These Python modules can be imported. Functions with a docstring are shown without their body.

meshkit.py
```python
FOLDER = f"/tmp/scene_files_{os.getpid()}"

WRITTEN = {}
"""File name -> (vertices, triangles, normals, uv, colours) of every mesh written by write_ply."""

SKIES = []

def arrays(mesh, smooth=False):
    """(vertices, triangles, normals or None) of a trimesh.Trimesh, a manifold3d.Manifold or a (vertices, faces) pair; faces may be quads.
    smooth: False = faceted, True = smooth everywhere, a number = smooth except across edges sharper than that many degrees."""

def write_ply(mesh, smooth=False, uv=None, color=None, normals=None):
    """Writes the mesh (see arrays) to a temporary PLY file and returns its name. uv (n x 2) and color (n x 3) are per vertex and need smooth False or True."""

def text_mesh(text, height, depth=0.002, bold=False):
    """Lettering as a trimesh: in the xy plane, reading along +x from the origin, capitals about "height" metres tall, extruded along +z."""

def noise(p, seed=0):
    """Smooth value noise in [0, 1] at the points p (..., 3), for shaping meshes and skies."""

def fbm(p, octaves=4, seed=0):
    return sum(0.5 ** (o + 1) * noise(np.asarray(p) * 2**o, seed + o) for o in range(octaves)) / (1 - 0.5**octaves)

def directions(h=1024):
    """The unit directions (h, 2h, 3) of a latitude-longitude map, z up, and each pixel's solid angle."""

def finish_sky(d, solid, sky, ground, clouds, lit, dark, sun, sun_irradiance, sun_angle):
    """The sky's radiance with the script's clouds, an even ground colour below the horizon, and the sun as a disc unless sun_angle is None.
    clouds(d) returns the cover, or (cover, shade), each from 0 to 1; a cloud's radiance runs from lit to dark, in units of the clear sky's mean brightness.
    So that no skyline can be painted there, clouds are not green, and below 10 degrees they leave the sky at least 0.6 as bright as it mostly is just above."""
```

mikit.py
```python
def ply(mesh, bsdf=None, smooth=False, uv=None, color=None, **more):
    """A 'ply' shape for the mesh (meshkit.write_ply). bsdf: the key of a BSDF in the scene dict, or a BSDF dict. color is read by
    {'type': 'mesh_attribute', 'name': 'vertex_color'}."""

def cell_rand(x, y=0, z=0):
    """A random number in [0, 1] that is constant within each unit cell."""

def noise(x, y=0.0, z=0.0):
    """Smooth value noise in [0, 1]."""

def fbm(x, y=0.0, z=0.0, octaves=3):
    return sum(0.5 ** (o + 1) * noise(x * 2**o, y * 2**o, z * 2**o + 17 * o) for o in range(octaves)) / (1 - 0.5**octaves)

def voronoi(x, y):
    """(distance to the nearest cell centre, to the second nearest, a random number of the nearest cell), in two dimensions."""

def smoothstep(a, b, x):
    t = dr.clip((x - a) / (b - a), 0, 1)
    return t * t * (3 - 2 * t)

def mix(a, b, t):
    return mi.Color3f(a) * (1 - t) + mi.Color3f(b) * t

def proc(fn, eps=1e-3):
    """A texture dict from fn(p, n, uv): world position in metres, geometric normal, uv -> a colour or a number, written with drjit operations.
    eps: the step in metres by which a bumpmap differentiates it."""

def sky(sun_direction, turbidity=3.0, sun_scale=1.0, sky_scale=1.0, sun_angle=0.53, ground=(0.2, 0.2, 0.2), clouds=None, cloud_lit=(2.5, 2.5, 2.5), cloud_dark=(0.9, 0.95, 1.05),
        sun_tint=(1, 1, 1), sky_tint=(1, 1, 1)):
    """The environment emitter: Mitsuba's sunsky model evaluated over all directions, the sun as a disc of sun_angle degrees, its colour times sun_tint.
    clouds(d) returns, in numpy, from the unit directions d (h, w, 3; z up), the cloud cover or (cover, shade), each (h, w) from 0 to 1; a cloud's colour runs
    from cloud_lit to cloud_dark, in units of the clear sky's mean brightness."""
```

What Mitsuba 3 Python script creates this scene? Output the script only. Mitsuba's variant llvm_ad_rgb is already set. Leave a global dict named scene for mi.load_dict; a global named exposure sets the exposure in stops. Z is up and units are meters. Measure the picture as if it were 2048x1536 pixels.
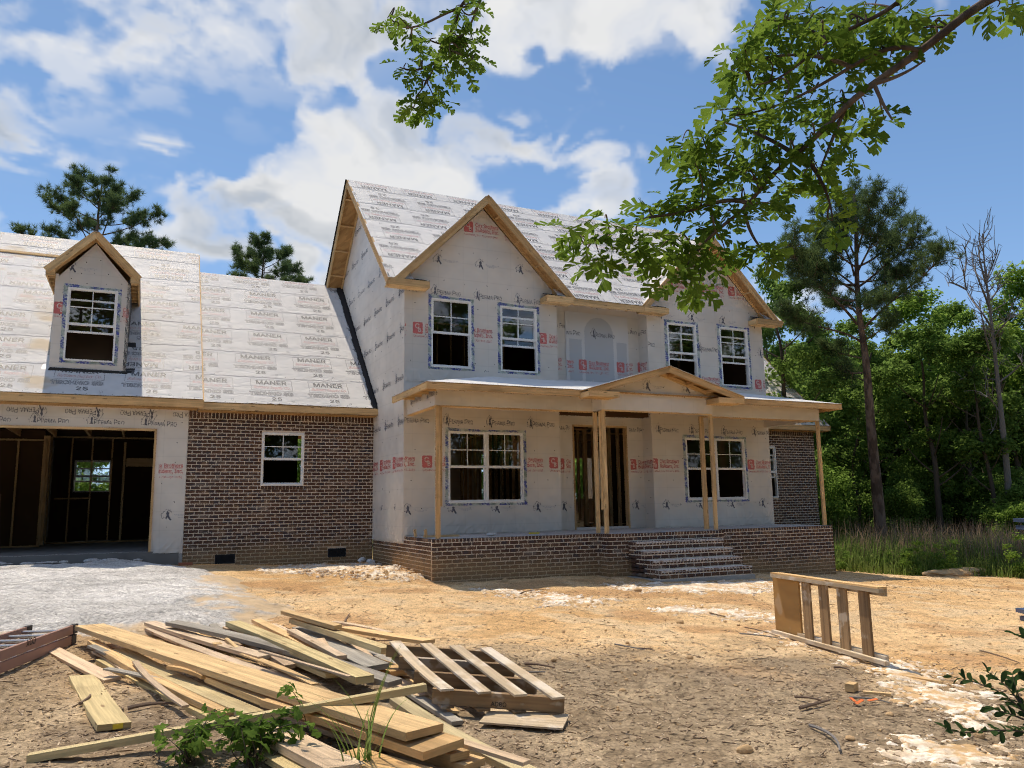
import math, json, glob
import numpy as np, trimesh, shapely
import drjit as dr, mitsuba as mi
import mikit, meshkit
from mikit import noise, fbm, voronoi, cell_rand, smoothstep, mix, proc
from shapely import affinity
from shapely.geometry import Polygon, MultiPolygon, box as sbox
from shapely.ops import unary_union
from scipy.interpolate import RBFInterpolator
from scipy.spatial import cKDTree

scene, labels = {'type': 'scene'}, {}
T = mi.ScalarTransform4f
# ---------------------------------------------------------------- camera, sky, exposure
CAM = np.array([-5.059, -14.364, 0.631])
YAW, PITCH, ROLL = np.radians([25.223, 8.797, -0.918])
_f = np.array([math.sin(YAW)*math.cos(PITCH), math.cos(YAW)*math.cos(PITCH), math.sin(PITCH)])
_r = np.array([math.cos(YAW), -math.sin(YAW), 0.0])
_u = np.cross(_r, _f)
_up = -_r*math.sin(ROLL) + _u*math.cos(ROLL)
scene['camera'] = {'type': 'perspective', 'fov': 66.58, 'fov_axis': 'x', 'near_clip': 0.05, 'far_clip': 2000.0,
                   'to_world': T().look_at(origin=CAM.tolist(), target=(CAM+_f).tolist(), up=_up.tolist())}

def clouds(d):
    z = np.maximum(d[..., 2], 0.0)
    q = np.stack([d[..., 0], d[..., 1], 0*z], -1)/(z+0.42)[..., None]*1.5
    az = np.degrees(np.arctan2(d[..., 0], d[..., 1])); el = np.degrees(np.arcsin(d[..., 2]))
    w1 = meshkit.fbm(q*4.4+7, 6, 5)-0.5; w2 = meshkit.fbm(q*4.4+19, 6, 6)-0.5
    qq = q+0.30*np.stack([w1, w2, 0*w1], -1)
    big = meshkit.fbm(qq*2.1+np.array([3.1, 1.7, 0]), 8, 11)
    fine = meshkit.fbm(qq*8.5+np.array([1.3, 5.2, 0]), 6, 23)
    # a cumulus bank ahead and to the left, clear air to the right (weather: broad lobes shaped by noise)
    def lobe(a, e, wa, we): return np.exp(-((az-a)/wa)**2-((el-e)/we)**2)
    bank = 1.0*lobe(13, 24.5, 7, 4.5)+1.15*lobe(24, 20.5, 13, 4.2)+0.95*lobe(5, 19.5, 8, 3.2)+0.9*lobe(31, 25.2, 4, 2.0)+1.25*lobe(36, 32, 11, 4.6)+0.7*lobe(17, 33, 6, 3)+0.5*lobe(24, 27, 5, 2)+0.95*lobe(-11, 22, 2.6, 3)+0.35*lobe(-1, 23.5, 2.5, 1.2)+0.35*lobe(52, 28, 5, 3)
    gap = 0.85*lobe(17, 30.6, 3.5, 1.3)+0.6*lobe(26, 29.3, 4, 1.0)+1.0*lobe(0, 26, 7, 2.4)+0.4*lobe(-4, 22, 3.5, 3)+0.8*lobe(37, 26.6, 5, 1.3)+0.5*lobe(21, 30, 3, 1.6)+0.5*lobe(28.5, 23.0, 3, 1.0)+1.0*lobe(43, 22, 5, 4)+1.3*lobe(58, 20, 10, 9)
    rest = np.where((az < -40) | (az > 80), 0.30, 0.0)
    v = big*0.47+fine*0.53+0.205*np.minimum(bank, 1.05)-0.24*gap+0.3*rest-0.12
    cum = np.clip((v-0.452)/0.15, 0, 1); cum = cum*cum*(3-2*cum)
    # thin ragged fringe and wisps round the bank
    wisp = np.clip((v-0.40)/0.11, 0, 1)*np.clip((fine-0.42)*5, 0, 1)*0.45
    # altocumulus veil, high on the left
    rr = meshkit.fbm(q*np.array([13., 17.0, 1])+31, 5, 41)*0.66+0.34*meshkit.fbm(qq*3.0+11, 3, 43)
    veil = lobe(-4, 33, 13, 5)+0.6*lobe(-9, 28, 6, 4)+0.35*lobe(14, 36, 8, 4)
    alto = np.clip((rr-0.45)/0.14, 0, 1)*np.clip(veil*1.6, 0, 1)*0.62
    rip = meshkit.fbm(qq*14.0+np.array([2.2, 7.7, 0]), 5, 71); solid = np.clip((v-0.60)/0.15, 0, 1)
    cum = cum*np.clip(0.52+0.95*(rip-0.22)+0.25*solid, 0, 1)
    cover = 1-(1-cum*0.97)*(1-alto)*(1-wisp)
    # grey undersides: thick parts and mottling
    sh = meshkit.fbm(qq*4.2+np.array([0.3, 9.1, 0])+0.25, 6, 61)
    thick = np.clip((v-0.50)/0.20, 0, 1)
    shade = np.clip((sh-0.40)*5.5, 0, 1)*np.clip(thick*1.6, 0, 1)*0.95+0.15*thick
    return np.where(d[..., 2] > 0.02, cover, 0), shade

SUN = (-0.06, 0.34, 0.94)
scene['sky'] = mikit.sky(SUN, turbidity=3, sky_scale=1.16, sun_tint=(0.97, 0.98, 0.98), sky_tint=(1.0, 1.11, 1.21), ground=(0.28, 0.24, 0.18), clouds=clouds,
                         cloud_lit=(2.25, 2.24, 2.22), cloud_dark=(1.30, 1.39, 1.50))
exposure = 1.53
# ---------------------------------------------------------------- helpers
def obj(key, mesh, mat, smooth=False, uv=None, label=None, cat=None, group=None, kind=None, **kw):
    k = key; n = 0
    while k in scene or k in _used: n += 1; k = '%s_%03d' % (key, n)
    scene[k] = mikit.ply(mesh, mat, smooth, uv, **kw)
    tag(k, label, cat, group, kind); return k
_used = set()
def thing(key, label, cat, group=None, kind=None):
    k = key; n = 0
    while k in _used or k in scene: n += 1; k = '%s_%03d' % (key, n)
    _used.add(k); tag(k, label, cat, group, kind); return k
def tag(k, label=None, cat=None, group=None, kind=None):
    d = {}
    if label: d['label'] = label
    if cat: d['category'] = cat
    if group: d['group'] = group
    if kind: d['kind'] = kind
    if d: labels[k] = d
def cat(ms): return trimesh.util.concatenate([m for m in ms if m is not None])
def bx(x0, x1, y0, y1, z0, z1):
    m = trimesh.creation.box((x1-x0, y1-y0, z1-z0)); m.apply_translation(((x0+x1)/2, (y0+y1)/2, (z0+z1)/2)); return m
class Fr:
    """A plane: points o + a*ex + b*ey + h*n."""
    def __init__(s, o, ex, ey):
        s.o = np.array(o, float); s.ex = np.array(ex, float); s.ey = np.array(ey, float)
        s.ex /= np.linalg.norm(s.ex); s.ey /= np.linalg.norm(s.ey); s.n = np.cross(s.ex, s.ey)
    def pt(s, a, b, h=0): return s.o+a*s.ex+b*s.ey+h*s.n
    def map(s, v): v = np.asarray(v); return s.o+v[:, :1]*s.ex+v[:, 1:2]*s.ey+v[:, 2:3]*s.n
    def slab(s, poly, h0, h1):
        ms = []
        for g in getattr(poly, 'geoms', [poly]):
            if g.is_empty or g.area < 1e-6: continue
            m = trimesh.creation.extrude_polygon(g, h1-h0, engine='earcut'); m.apply_translation((0, 0, h0)); ms.append(m)
        m = cat(ms); return trimesh.Trimesh(s.map(m.vertices), m.faces, process=False)
    def flat(s, geom, h):
        vs, fs, n = [], [], 0
        for g in getattr(geom, 'geoms', [geom]):
            if g.geom_type != 'Polygon' or g.area < 1e-7: continue
            v, f = trimesh.creation.triangulate_polygon(g, engine='earcut')
            if len(f) == 0: continue
            vs.append(np.c_[v, np.full(len(v), h)]); fs.append(np.asarray(f)+n); n += len(v)
        if not vs: return None
        v = s.map(np.vstack(vs)); f = np.vstack(fs)
        nn = np.cross(v[f[:, 1]]-v[f[:, 0]], v[f[:, 2]]-v[f[:, 0]])@s.n
        f[nn < 0] = f[nn < 0][:, ::-1]
        return trimesh.Trimesh(v, f, process=False)
    def box(s, a0, a1, b0, b1, h0, h1):
        m = trimesh.creation.box((a1-a0, b1-b0, h1-h0)); m.apply_translation(((a0+a1)/2, (b0+b1)/2, (h0+h1)/2))
        return trimesh.Trimesh(s.map(m.vertices), m.faces, process=False)
_lid = [0]
def lumber(A, B, w, t, side=None, bow=0.0, crown=0.0, n=None, tone=0, skew=0.0, lid=None):
    """A board from A to B (centre line): w wide along `side`, t thick; returns (mesh, uv). uv.x = metres along + 50*id, uv.y = across + 10*tone."""
    A = np.array(A, float); B = np.array(B, float); L = np.linalg.norm(B-A); e = (B-A)/L
    if side is None: side = np.cross(e, [0, 0, 1.0]) if abs(e[2]) < .98 else np.array([1.0, 0, 0])
    side = np.array(side, float); side -= e*(side@e); side /= np.linalg.norm(side)
    up = np.cross(side, e)
    if n is None: n = 1 if not (bow or crown) else 14
    if lid is None: _lid[0] += 1; lid = _lid[0]
    sv = np.linspace(0, 1, n+1)
    c = A+np.outer(sv*L, e)+np.outer(bow*4*sv*(1-sv), side)+np.outer(crown*4*sv*(1-sv), up)
    cs = [(-w/2, -t/2), (w/2, -t/2), (w/2, t/2), (-w/2, t/2)]
    vs, uv, fs = [], [], []; k = 0; per = 0
    for i in range(4):
        (a0, b0), (a1, b1) = cs[i], cs[(i+1) % 4]; d = math.hypot(a1-a0, b1-b0)
        for j in range(n+1):
            sk0 = skew*a0 if j in (0, n) else 0; sk1 = skew*a1 if j in (0, n) else 0
            vs += [c[j]+a0*side+b0*up+e*sk0, c[j]+a1*side+b1*up+e*sk1]
            uv += [(sv[j]*L+50*lid, per+10*tone+.5), (sv[j]*L+50*lid, per+d+10*tone+.5)]
        for j in range(n):
            o = k+2*j; fs += [(o, o+1, o+3), (o, o+3, o+2)]
        k += 2*(n+1); per += d+.013
    for j, rev in ((0, True), (n, False)):
        for (a, b) in cs: vs.append(c[j]+a*side+b*up+e*skew*a); uv.append((a*.15+50*lid+20, b*1.0+10*tone+.5+4))
        f = [(k, k+1, k+2), (k, k+2, k+3)]; fs += [x[::-1] for x in f] if rev else f; k += 4
    m = trimesh.Trimesh(np.array(vs), np.array(fs), process=False)
    if m.volume < 0: m.faces = m.faces[:, ::-1]
    return m, np.array(uv)
def lcat(l): return trimesh.util.concatenate([a for a, b in l]), np.vstack([b for a, b in l])
def wood(key, l, mat='lumber', **kw):
    m, uv = lcat(l) if isinstance(l, list) else l
    return obj(key, m, mat, uv=uv, **kw)
def tube(pts, rad, sides=8):
    """A tapered tube through pts."""
    pts = np.array(pts, float); n = len(pts); rad = np.broadcast_to(rad, n)
    tan = np.gradient(pts, axis=0); tan /= np.linalg.norm(tan, axis=1, keepdims=True)
    a = np.array([0.31, 0.17, 0.93]); vs = []
    for i in range(n):
        u = np.cross(tan[i], a); u /= np.linalg.norm(u); w = np.cross(tan[i], u); a = np.cross(u, tan[i]) if False else a
        th = np.arange(sides)*2*math.pi/sides
        vs.append(pts[i]+rad[i]*(np.outer(np.cos(th), u)+np.outer(np.sin(th), w)))
    fs = []
    for i in range(n-1):
        for j in range(sides):
            p, q = i*sides+j, i*sides+(j+1) % sides
            fs += [(p, q, q+sides), (p, q+sides, p+sides)]
    vs = np.vstack(vs+[pts[:1], pts[-1:]]); b, e = n*sides, n*sides+1
    for j in range(sides):
        fs += [(b, (j+1) % sides, j), (e, (n-1)*sides+j, (n-1)*sides+(j+1) % sides)]
    m = trimesh.Trimesh(vs, fs, process=False)
    if m.volume < 0: m.faces = m.faces[:, ::-1]
    return m
def smooth_line(p, k=6):
    from scipy.interpolate import CubicSpline
    p = np.array(p, float)
    if len(p) < 3: return np.linspace(p[0], p[-1], k)
    t = np.r_[0, np.cumsum(np.linalg.norm(np.diff(p, axis=0), axis=1))]
    return CubicSpline(t, p)(np.linspace(0, t[-1], (len(p)-1)*k+1))
# lettering as shapely outlines
_tx = {}
def text(s, h, bold=False, wide=1.0):
    k = (s, bold)
    if k not in _tx:
        m = meshkit.text_mesh(s, 1.0, 0.01, bold)
        up = m.face_normals[:, 2] > .9
        _tx[k] = unary_union([Polygon(t[:, :2]).buffer(.002) for t in m.triangles[up]]).simplify(.012)
    return affinity.scale(_tx[k], h*wide, h, origin=(0, 0))
def width(g): return g.bounds[2]-g.bounds[0]
def at(g, a, b, rot=0): return affinity.translate(affinity.rotate(g, rot, origin=(0, 0)) if rot else g, a, b)
def centred(g): b = g.bounds; return affinity.translate(g, -(b[0]+b[2])/2, 0)
def stroke(pts, w): return shapely.LineString(pts).buffer(w/2, cap_style='square', quad_segs=2)

# ---------------------------------------------------------------- ground height
CP = np.array([(-5,-14.4,-.85),(-5,-9,-.76),(-3,-8,-.76),(-6,-6,-.72),(0,-9,-.88),(5,-9,-1.1),(-10,-9,-.7),(0,0,-.78),(-2,4.3,-.64),(0,4.3,-.66),(-6,3,-.5),(4.3,-1.5,-.88),(6.4,-1.5,-.93),(10.4,0,-1.19),(13,-.4,-1.3),(13,-3,-1.3),(20,5,-1.45),(30,10,-1.7),(30,-10,-1.6),(20,-10,-1.4),(10,-6,-1.2),(2,-6,-.98),(3,-3,-.9),(-15,0,-.5),(-15,10,-.5),(0,15,-.8),(15,15,-1.4),(60,60,-2.5),(-60,60,-1),(-60,-60,-1),(60,-60,-1.8),(0,-30,-1),(-3,-2,-.74),(-8,-2,-.62),(200,200,-4),(-200,200,-2),(-200,-200,-2),(200,-200,-3)], float)
_G = RBFInterpolator(CP[:, :2], CP[:, 2], kernel='linear', smoothing=0.3)
def base_h(P): return _G(np.asarray(P, float)[:, :2])
def rough_h(P):
    P = np.asarray(P, float); q = np.c_[P[:, :2], 0*P[:, 0]]
    return 0.10*(meshkit.fbm(q*0.55, 3, 3)-.5)*np.clip(1-np.abs(q[:, 1]-1)/40, 0, 1)+0.035*(meshkit.fbm(q*3.1, 4, 9)-.5)
def gz(x, y): return float(base_h([[x, y]])[0]+rough_h(np.array([[x, y]]))[0])
def gzs(P): return base_h(P)+rough_h(P)
# ---------------------------------------------------------------- materials
def pr(c, rough=.7, spec=.3, **k): return {'type': 'twosided', 'b': {'type': 'principled', 'base_color': c if isinstance(c, dict) else {'type': 'rgb', 'value': list(c)}, 'roughness': rough, 'specular': spec, **k}}
def bump(b, fn, s, eps=2e-3): return {'type': 'twosided', 'b': {'type': 'bumpmap', 'arbitrary': proc(fn, eps), 'scale': s, 'b': b['b']}}
def M(k, b): scene[k] = b
C3 = mi.Color3f
def sel3(c, a, b): return mi.Color3f(dr.select(c, a[0], b[0]), dr.select(c, a[1], b[1]), dr.select(c, a[2], b[2]))
def lumber_fn(p, n, uv):
    i = dr.floor(uv.x/50); u = uv.x-50*i; tone = dr.floor(uv.y/10); v = uv.y-10*tone
    h = cell_rand(i, 3, 7); h2 = cell_rand(i, 11, 5)
    g = fbm(u*1.3+i*7.3, v*38, i*1.7, 3); g2 = noise(u*6, v*160, i)
    c = mix((.68, .475, .235), (.59, .375, .165), h)
    c = sel3(tone > .5, mix((.62, .50, .24), (.58, .43, .20), h), c)
    c = sel3(tone > 1.5, mix((.66, .50, .33), (.56, .40, .25), h), c)
    c = sel3(tone > 2.5, mix((.36, .33, .28), (.30, .28, .24), h), c)
    c = c*(.62+.62*g)*(.88+.24*g2)*(.85+.3*h2)
    d, d2, w = voronoi(u*2.1+i*5.7, v*8.0+i*2.2)
    knot = smoothstep(.13, .06, d)*smoothstep(.35, .3, w)
    c = mix(c, C3(.20, .11, .05), knot*.75)
    st = smoothstep(.56, .75, fbm(u*.9+i*3, v*6, 40+i, 3))
    c = mix(c, c*C3(.72, .70, .68), st*.7)
    dirt = smoothstep(.52, .72, fbm(p.x*2.6+i, p.y*2.6, p.z*5, 4)); c = mix(c, c*C3(.58, .54, .50), dirt*.42)
    g_ = dr.dot(c, C3(.33, .34, .33))[0] if False else (c.x+c.y+c.z)/3
    return mix(c, C3(g_*1.05, g_, g_*.9), .05+.22*cell_rand(i, 21, 2)*smoothstep(.2, .9, tone))
M('lumber', pr(proc(lumber_fn), .75, .25))
def old_fn(p, n, uv):
    i = dr.floor(uv.x/50); u = uv.x-50*i; v = uv.y-10*dr.floor(uv.y/10)
    h = cell_rand(i, 3, 7)
    c = mix((.34, .23, .13), (.24, .155, .085), h)*(.5+.9*fbm(u*1.6+i*7, v*40, i, 3))
    d = smoothstep(.58, .68, fbm(p.x*7, p.y*7, p.z*7, 4))
    c = mix(c, C3(.55, .50, .42), d*.5)
    return c
M('old_wood', pr(proc(old_fn), .85, .2))
def deck_fn(p, n, uv):
    i = dr.floor(uv.x/50); u = uv.x-50*i; v = uv.y-10*dr.floor(uv.y/10)
    h = cell_rand(i, 3, 7)
    c = mix((.52, .42, .29), (.44, .35, .24), h)*(.65+.6*fbm(u*1.6+i*7, v*40, i, 3))
    d = smoothstep(.5, .7, fbm(p.x*5, p.y*5, p.z*5, 4))
    return mix(c, C3(.68, .63, .55), d*.6)
M('weathered_wood', pr(proc(deck_fn), .85, .2))
def osb_fn(p, n, uv):
    a = p.x+p.y; b = p.z+.6*p.y
    d, d2, w = voronoi(a*14, b*22)
    return mix((.46, .28, .12), (.34, .19, .075), w)*(.75+.5*fbm(a*3, b*3, 1, 3))
M('osb', pr(proc(osb_fn), .8, .2))
def ply_fn(p, n, uv):
    g = fbm(p.x*1.5+p.y*1.5, p.z*9, 3, 4)
    c = mix((.40, .235, .085), (.30, .165, .06), g)
    s = smoothstep(.66, .74, fbm(p.y*2.3+1, p.z*2.6, 8, 4))
    return mix(c, C3(.55, .5, .42), s*.25)
M('plywood', pr(proc(ply_fn), .75, .25))
def shaded_ply_fn(p, n, uv): return mix((.10, .055, .025), (.06, .032, .015), fbm(p.x*3+p.y, p.z*2, 1, 4))
M('shaded_inner_board', pr(proc(shaded_ply_fn), .85, .2))  # board colour darkened to carry the shade of the rooms and garage
def wrap_col(p, n, uv):
    a = p.x+p.y
    big = fbm(p.x*.8, p.y*.8, p.z*.5, 3); fine = fbm(p.x*5, p.y*5, p.z*5, 3)
    c = mix((.69, .65, .59), (.58, .545, .495), smoothstep(.3, .7, big))*(.93+.14*fine)
    # faint sheathing seams showing through and dusty lap bands
    zz = p.z/.4; seam = smoothstep(.035, .0, dr.abs(zz-dr.floor(zz)-.5)*.4/.5)
    aa = a/.61; seam2 = smoothstep(.03, .0, dr.abs(aa-dr.floor(aa)-.5)*.61/.5)
    c = c*(1-.07*seam-.06*seam2)
    return c
def wrap_bump(p, n, uv):
    a = p.x+p.y
    w = fbm(a*1.7+.8*p.z, p.z*1.1, 3, 4)
    cr = dr.abs(fbm(a*2.6+p.z*1.4, p.z*2.2-a*.9, 9, 4)-.5)
    cr2 = dr.abs(fbm(a*6-p.z*4, p.z*5+a*2, 19, 3)-.5)
    return w*1.0-smoothstep(.06, .0, cr)*.16-smoothstep(.05, .0, cr2)*.06
M('house_wrap', bump(pr(proc(wrap_col), .42, .5), wrap_bump, .032, 4e-3))
def under_col(p, n, uv):
    big = fbm(p.x*.7, p.y*.9, p.z*.9, 4); f = fbm(p.x*9, p.y*9, p.z*9, 3)
    c = mix((.655, .66, .665), (.56, .565, .57), big)*(.93+.14*f)
    st = smoothstep(.58, .74, fbm(p.x*1.1+3, p.y*1.5, p.z*1.5, 4))*smoothstep(-4.5, -7, p.x)
    return mix(c, C3(.50, .40, .26), st*.8)
def under_bump(p, n, uv):
    w = fbm(p.x*.9, (p.y+p.z)*1.8, 5, 4)
    cr = dr.abs(fbm(p.x*1.3+p.z*2, (p.y+p.z)*3.5-p.x*.6, 9, 4)-.5)
    return w-smoothstep(.07, .0, cr)*.25
M('underlayment', bump(pr(proc(under_col), .6, .2), under_bump, .020, 6e-3))
def brick_fn(p, n, uv):
    a = (p.x+p.y*.73)/.2032; c_ = (p.z+20)/.0794
    r1 = cell_rand(dr.floor(c_), dr.floor(a*1.0+.5*dr.floor(c_)), 3); r2 = cell_rand(dr.floor(a*2), dr.floor(c_), 8)
    f = fbm(p.x*22, p.y*22, p.z*30, 4)
    c = mix((.058, .033, .025), (.115, .063, .041), r1)
    c = mix(c, C3(.055, .044, .046), smoothstep(.80, .86, r2))
    c = mix(c, C3(.20, .125, .075), smoothstep(.90, .95, cell_rand(dr.floor(a*1.5), dr.floor(c_), 19))*.7)
    c = c*(.55+.9*f)
    sm = smoothstep(.60, .72, fbm(p.x*3.1, p.y*3.1, p.z*6, 4))
    c = mix(c, C3(.30, .26, .22), sm*.35)
    gl = brick_ground(p)
    mud = smoothstep(.62, .12, gl+.35*(fbm(p.x*1.3, p.y*1.3, p.z*1.0, 4)-.5))
    return mix(c, C3(.30, .195, .095), mud*.72)
def brick_ground(p):
    # height above the grade at the wall foot (splash dirt reaches about 0.5 m up)
    g1 = -0.77-0.04*p.x
    g1 = dr.select(p.y > 3.5, -0.64+0*p.x, g1)
    g1 = dr.select((p.y < -.5), -1.5+0*p.x, g1)
    g1 = dr.select((p.y < 3.5) & (p.x < 0.05), -.70+.0*p.x, g1)
    return p.z-g1
M('brick', pr(proc(brick_fn), .85, .25))
def mortar_fn(p, n, uv):
    f = fbm(p.x*15, p.y*15, p.z*15, 3)
    c = mix((.71, .63, .54), (.57, .495, .405), f)
    mud = smoothstep(.62, .12, brick_ground(p)+.35*(fbm(p.x*1.3, p.y*1.3, p.z*1.0, 4)-.5))
    return mix(c, C3(.46, .33, .19), mud*.75)
M('mortar', pr(proc(mortar_fn), .9, .2))
def conc_fn(p, n, uv): return mix((.40, .39, .375), (.30, .295, .28), fbm(p.x*2.5, p.y*2.5, p.z*4, 4))*(.9+.2*noise(p.x*60, p.y*60, p.z*60))
M('dusty_brick', pr(proc(lambda p, n, uv: mix((.55, .51, .47), (.25, .18, .15), smoothstep(.45, .75, fbm(p.x*9, p.y*9, p.z*9, 4)))), .9, .15))
M('concrete', pr(proc(conc_fn), .85, .25))
M('shaded_garage_floor', pr(proc(lambda p, n, uv: mix((.20, .195, .185), (.13, .125, .12), fbm(p.x*1.5, p.y*1.5, 2, 4))), .8, .3))  # darker copy of the concrete; the garage's indoor shade is put into its colour
M('vinyl', pr((.78, .78, .76), .35, .5))
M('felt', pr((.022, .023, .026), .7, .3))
M('glass', {'type': 'thindielectric', 'int_ior': 1.62})
def tape_fn(p, n, uv):
    a = p.x+p.z; f = fbm(p.x*9, p.y*9, p.z*9, 4)
    c = mix((.50, .55, .52), (.20, .25, .22), smoothstep(.3, .7, f))
    q = (p.z*.9+p.x*.9)/.42; blk = smoothstep(.30, .27, dr.abs(q-dr.floor(q)-.5))*smoothstep(.45, .5, noise(p.x*38, p.y*38, p.z*38))
    return mix(c, C3(.03, .035, .30), blk*.9)
M('tape', pr(proc(tape_fn), .3, .6))
M('perma_ink', pr((.105, .11, .14), .5))
M('fine_ink', pr((.40, .40, .42), .5))
M('red_ink', pr((.54, .15, .145), .5))
M('white_ink', pr((.66, .64, .63), .45))
M('maner_ink', pr((.115, .12, .13), .5))
M('maner_outline', pr((.25, .255, .265), .5))
M('maner_red', pr((.50, .28, .27), .5))
M('nail_cap', pr((.02, .02, .022), .5))
M('clear_wrap', {'type': 'twosided', 'b': {'type': 'principled', 'base_color': {'type': 'rgb', 'value': [.58, .58, .585]}, 'roughness': .3, 'specular': .6}})
def ground_fn(p, n, uv):
    a = fbm(p.x*.42+3, p.y*.42, 1, 4); b = fbm(p.x*1.9, p.y*1.9, 5, 4); c_ = fbm(p.x*9, p.y*9, 7, 3); d = fbm(p.x*42, p.y*42, 9, 3)
    sand = mix((.66, .465, .255), (.55, .35, .165), smoothstep(.35, .68, a))
    sand = mix(sand, C3(.62, .47, .29), smoothstep(.52, .70, b)*.8)
    sand = mix(sand, C3(.43, .25, .12), smoothstep(.56, .74, fbm(p.x*.8+9, p.y*.8, 3, 4))*.7)
    # leaf mould and wood chips under the oak, nearest the camera
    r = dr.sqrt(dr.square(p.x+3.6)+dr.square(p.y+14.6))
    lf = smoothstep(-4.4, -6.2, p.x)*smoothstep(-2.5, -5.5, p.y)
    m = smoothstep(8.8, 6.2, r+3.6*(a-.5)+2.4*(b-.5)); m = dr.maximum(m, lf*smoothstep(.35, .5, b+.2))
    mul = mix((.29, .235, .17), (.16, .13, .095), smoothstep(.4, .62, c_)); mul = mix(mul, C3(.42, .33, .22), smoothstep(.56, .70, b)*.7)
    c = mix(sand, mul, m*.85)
    # far ground: weedy, darker
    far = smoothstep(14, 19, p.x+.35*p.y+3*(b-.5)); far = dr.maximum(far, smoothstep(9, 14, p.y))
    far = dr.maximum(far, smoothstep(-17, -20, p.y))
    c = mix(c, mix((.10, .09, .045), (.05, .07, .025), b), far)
    e = noise(p.x*95, p.y*95, 4); c = c*(.70+.42*c_)*(.72+.52*d)*(.82+.36*e)
    return mix(c, c*.45, smoothstep(.80, .86, noise(p.x*44, p.y*70, 9))*.8)
def ground_bump(p, n, uv):
    return fbm(p.x*7, p.y*7, 3, 4)*1.0+.35*fbm(p.x*34, p.y*34, 5, 3)
M('dirt', bump(pr(proc(ground_fn), .95, .1), ground_bump, .062, 4e-3))
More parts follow.
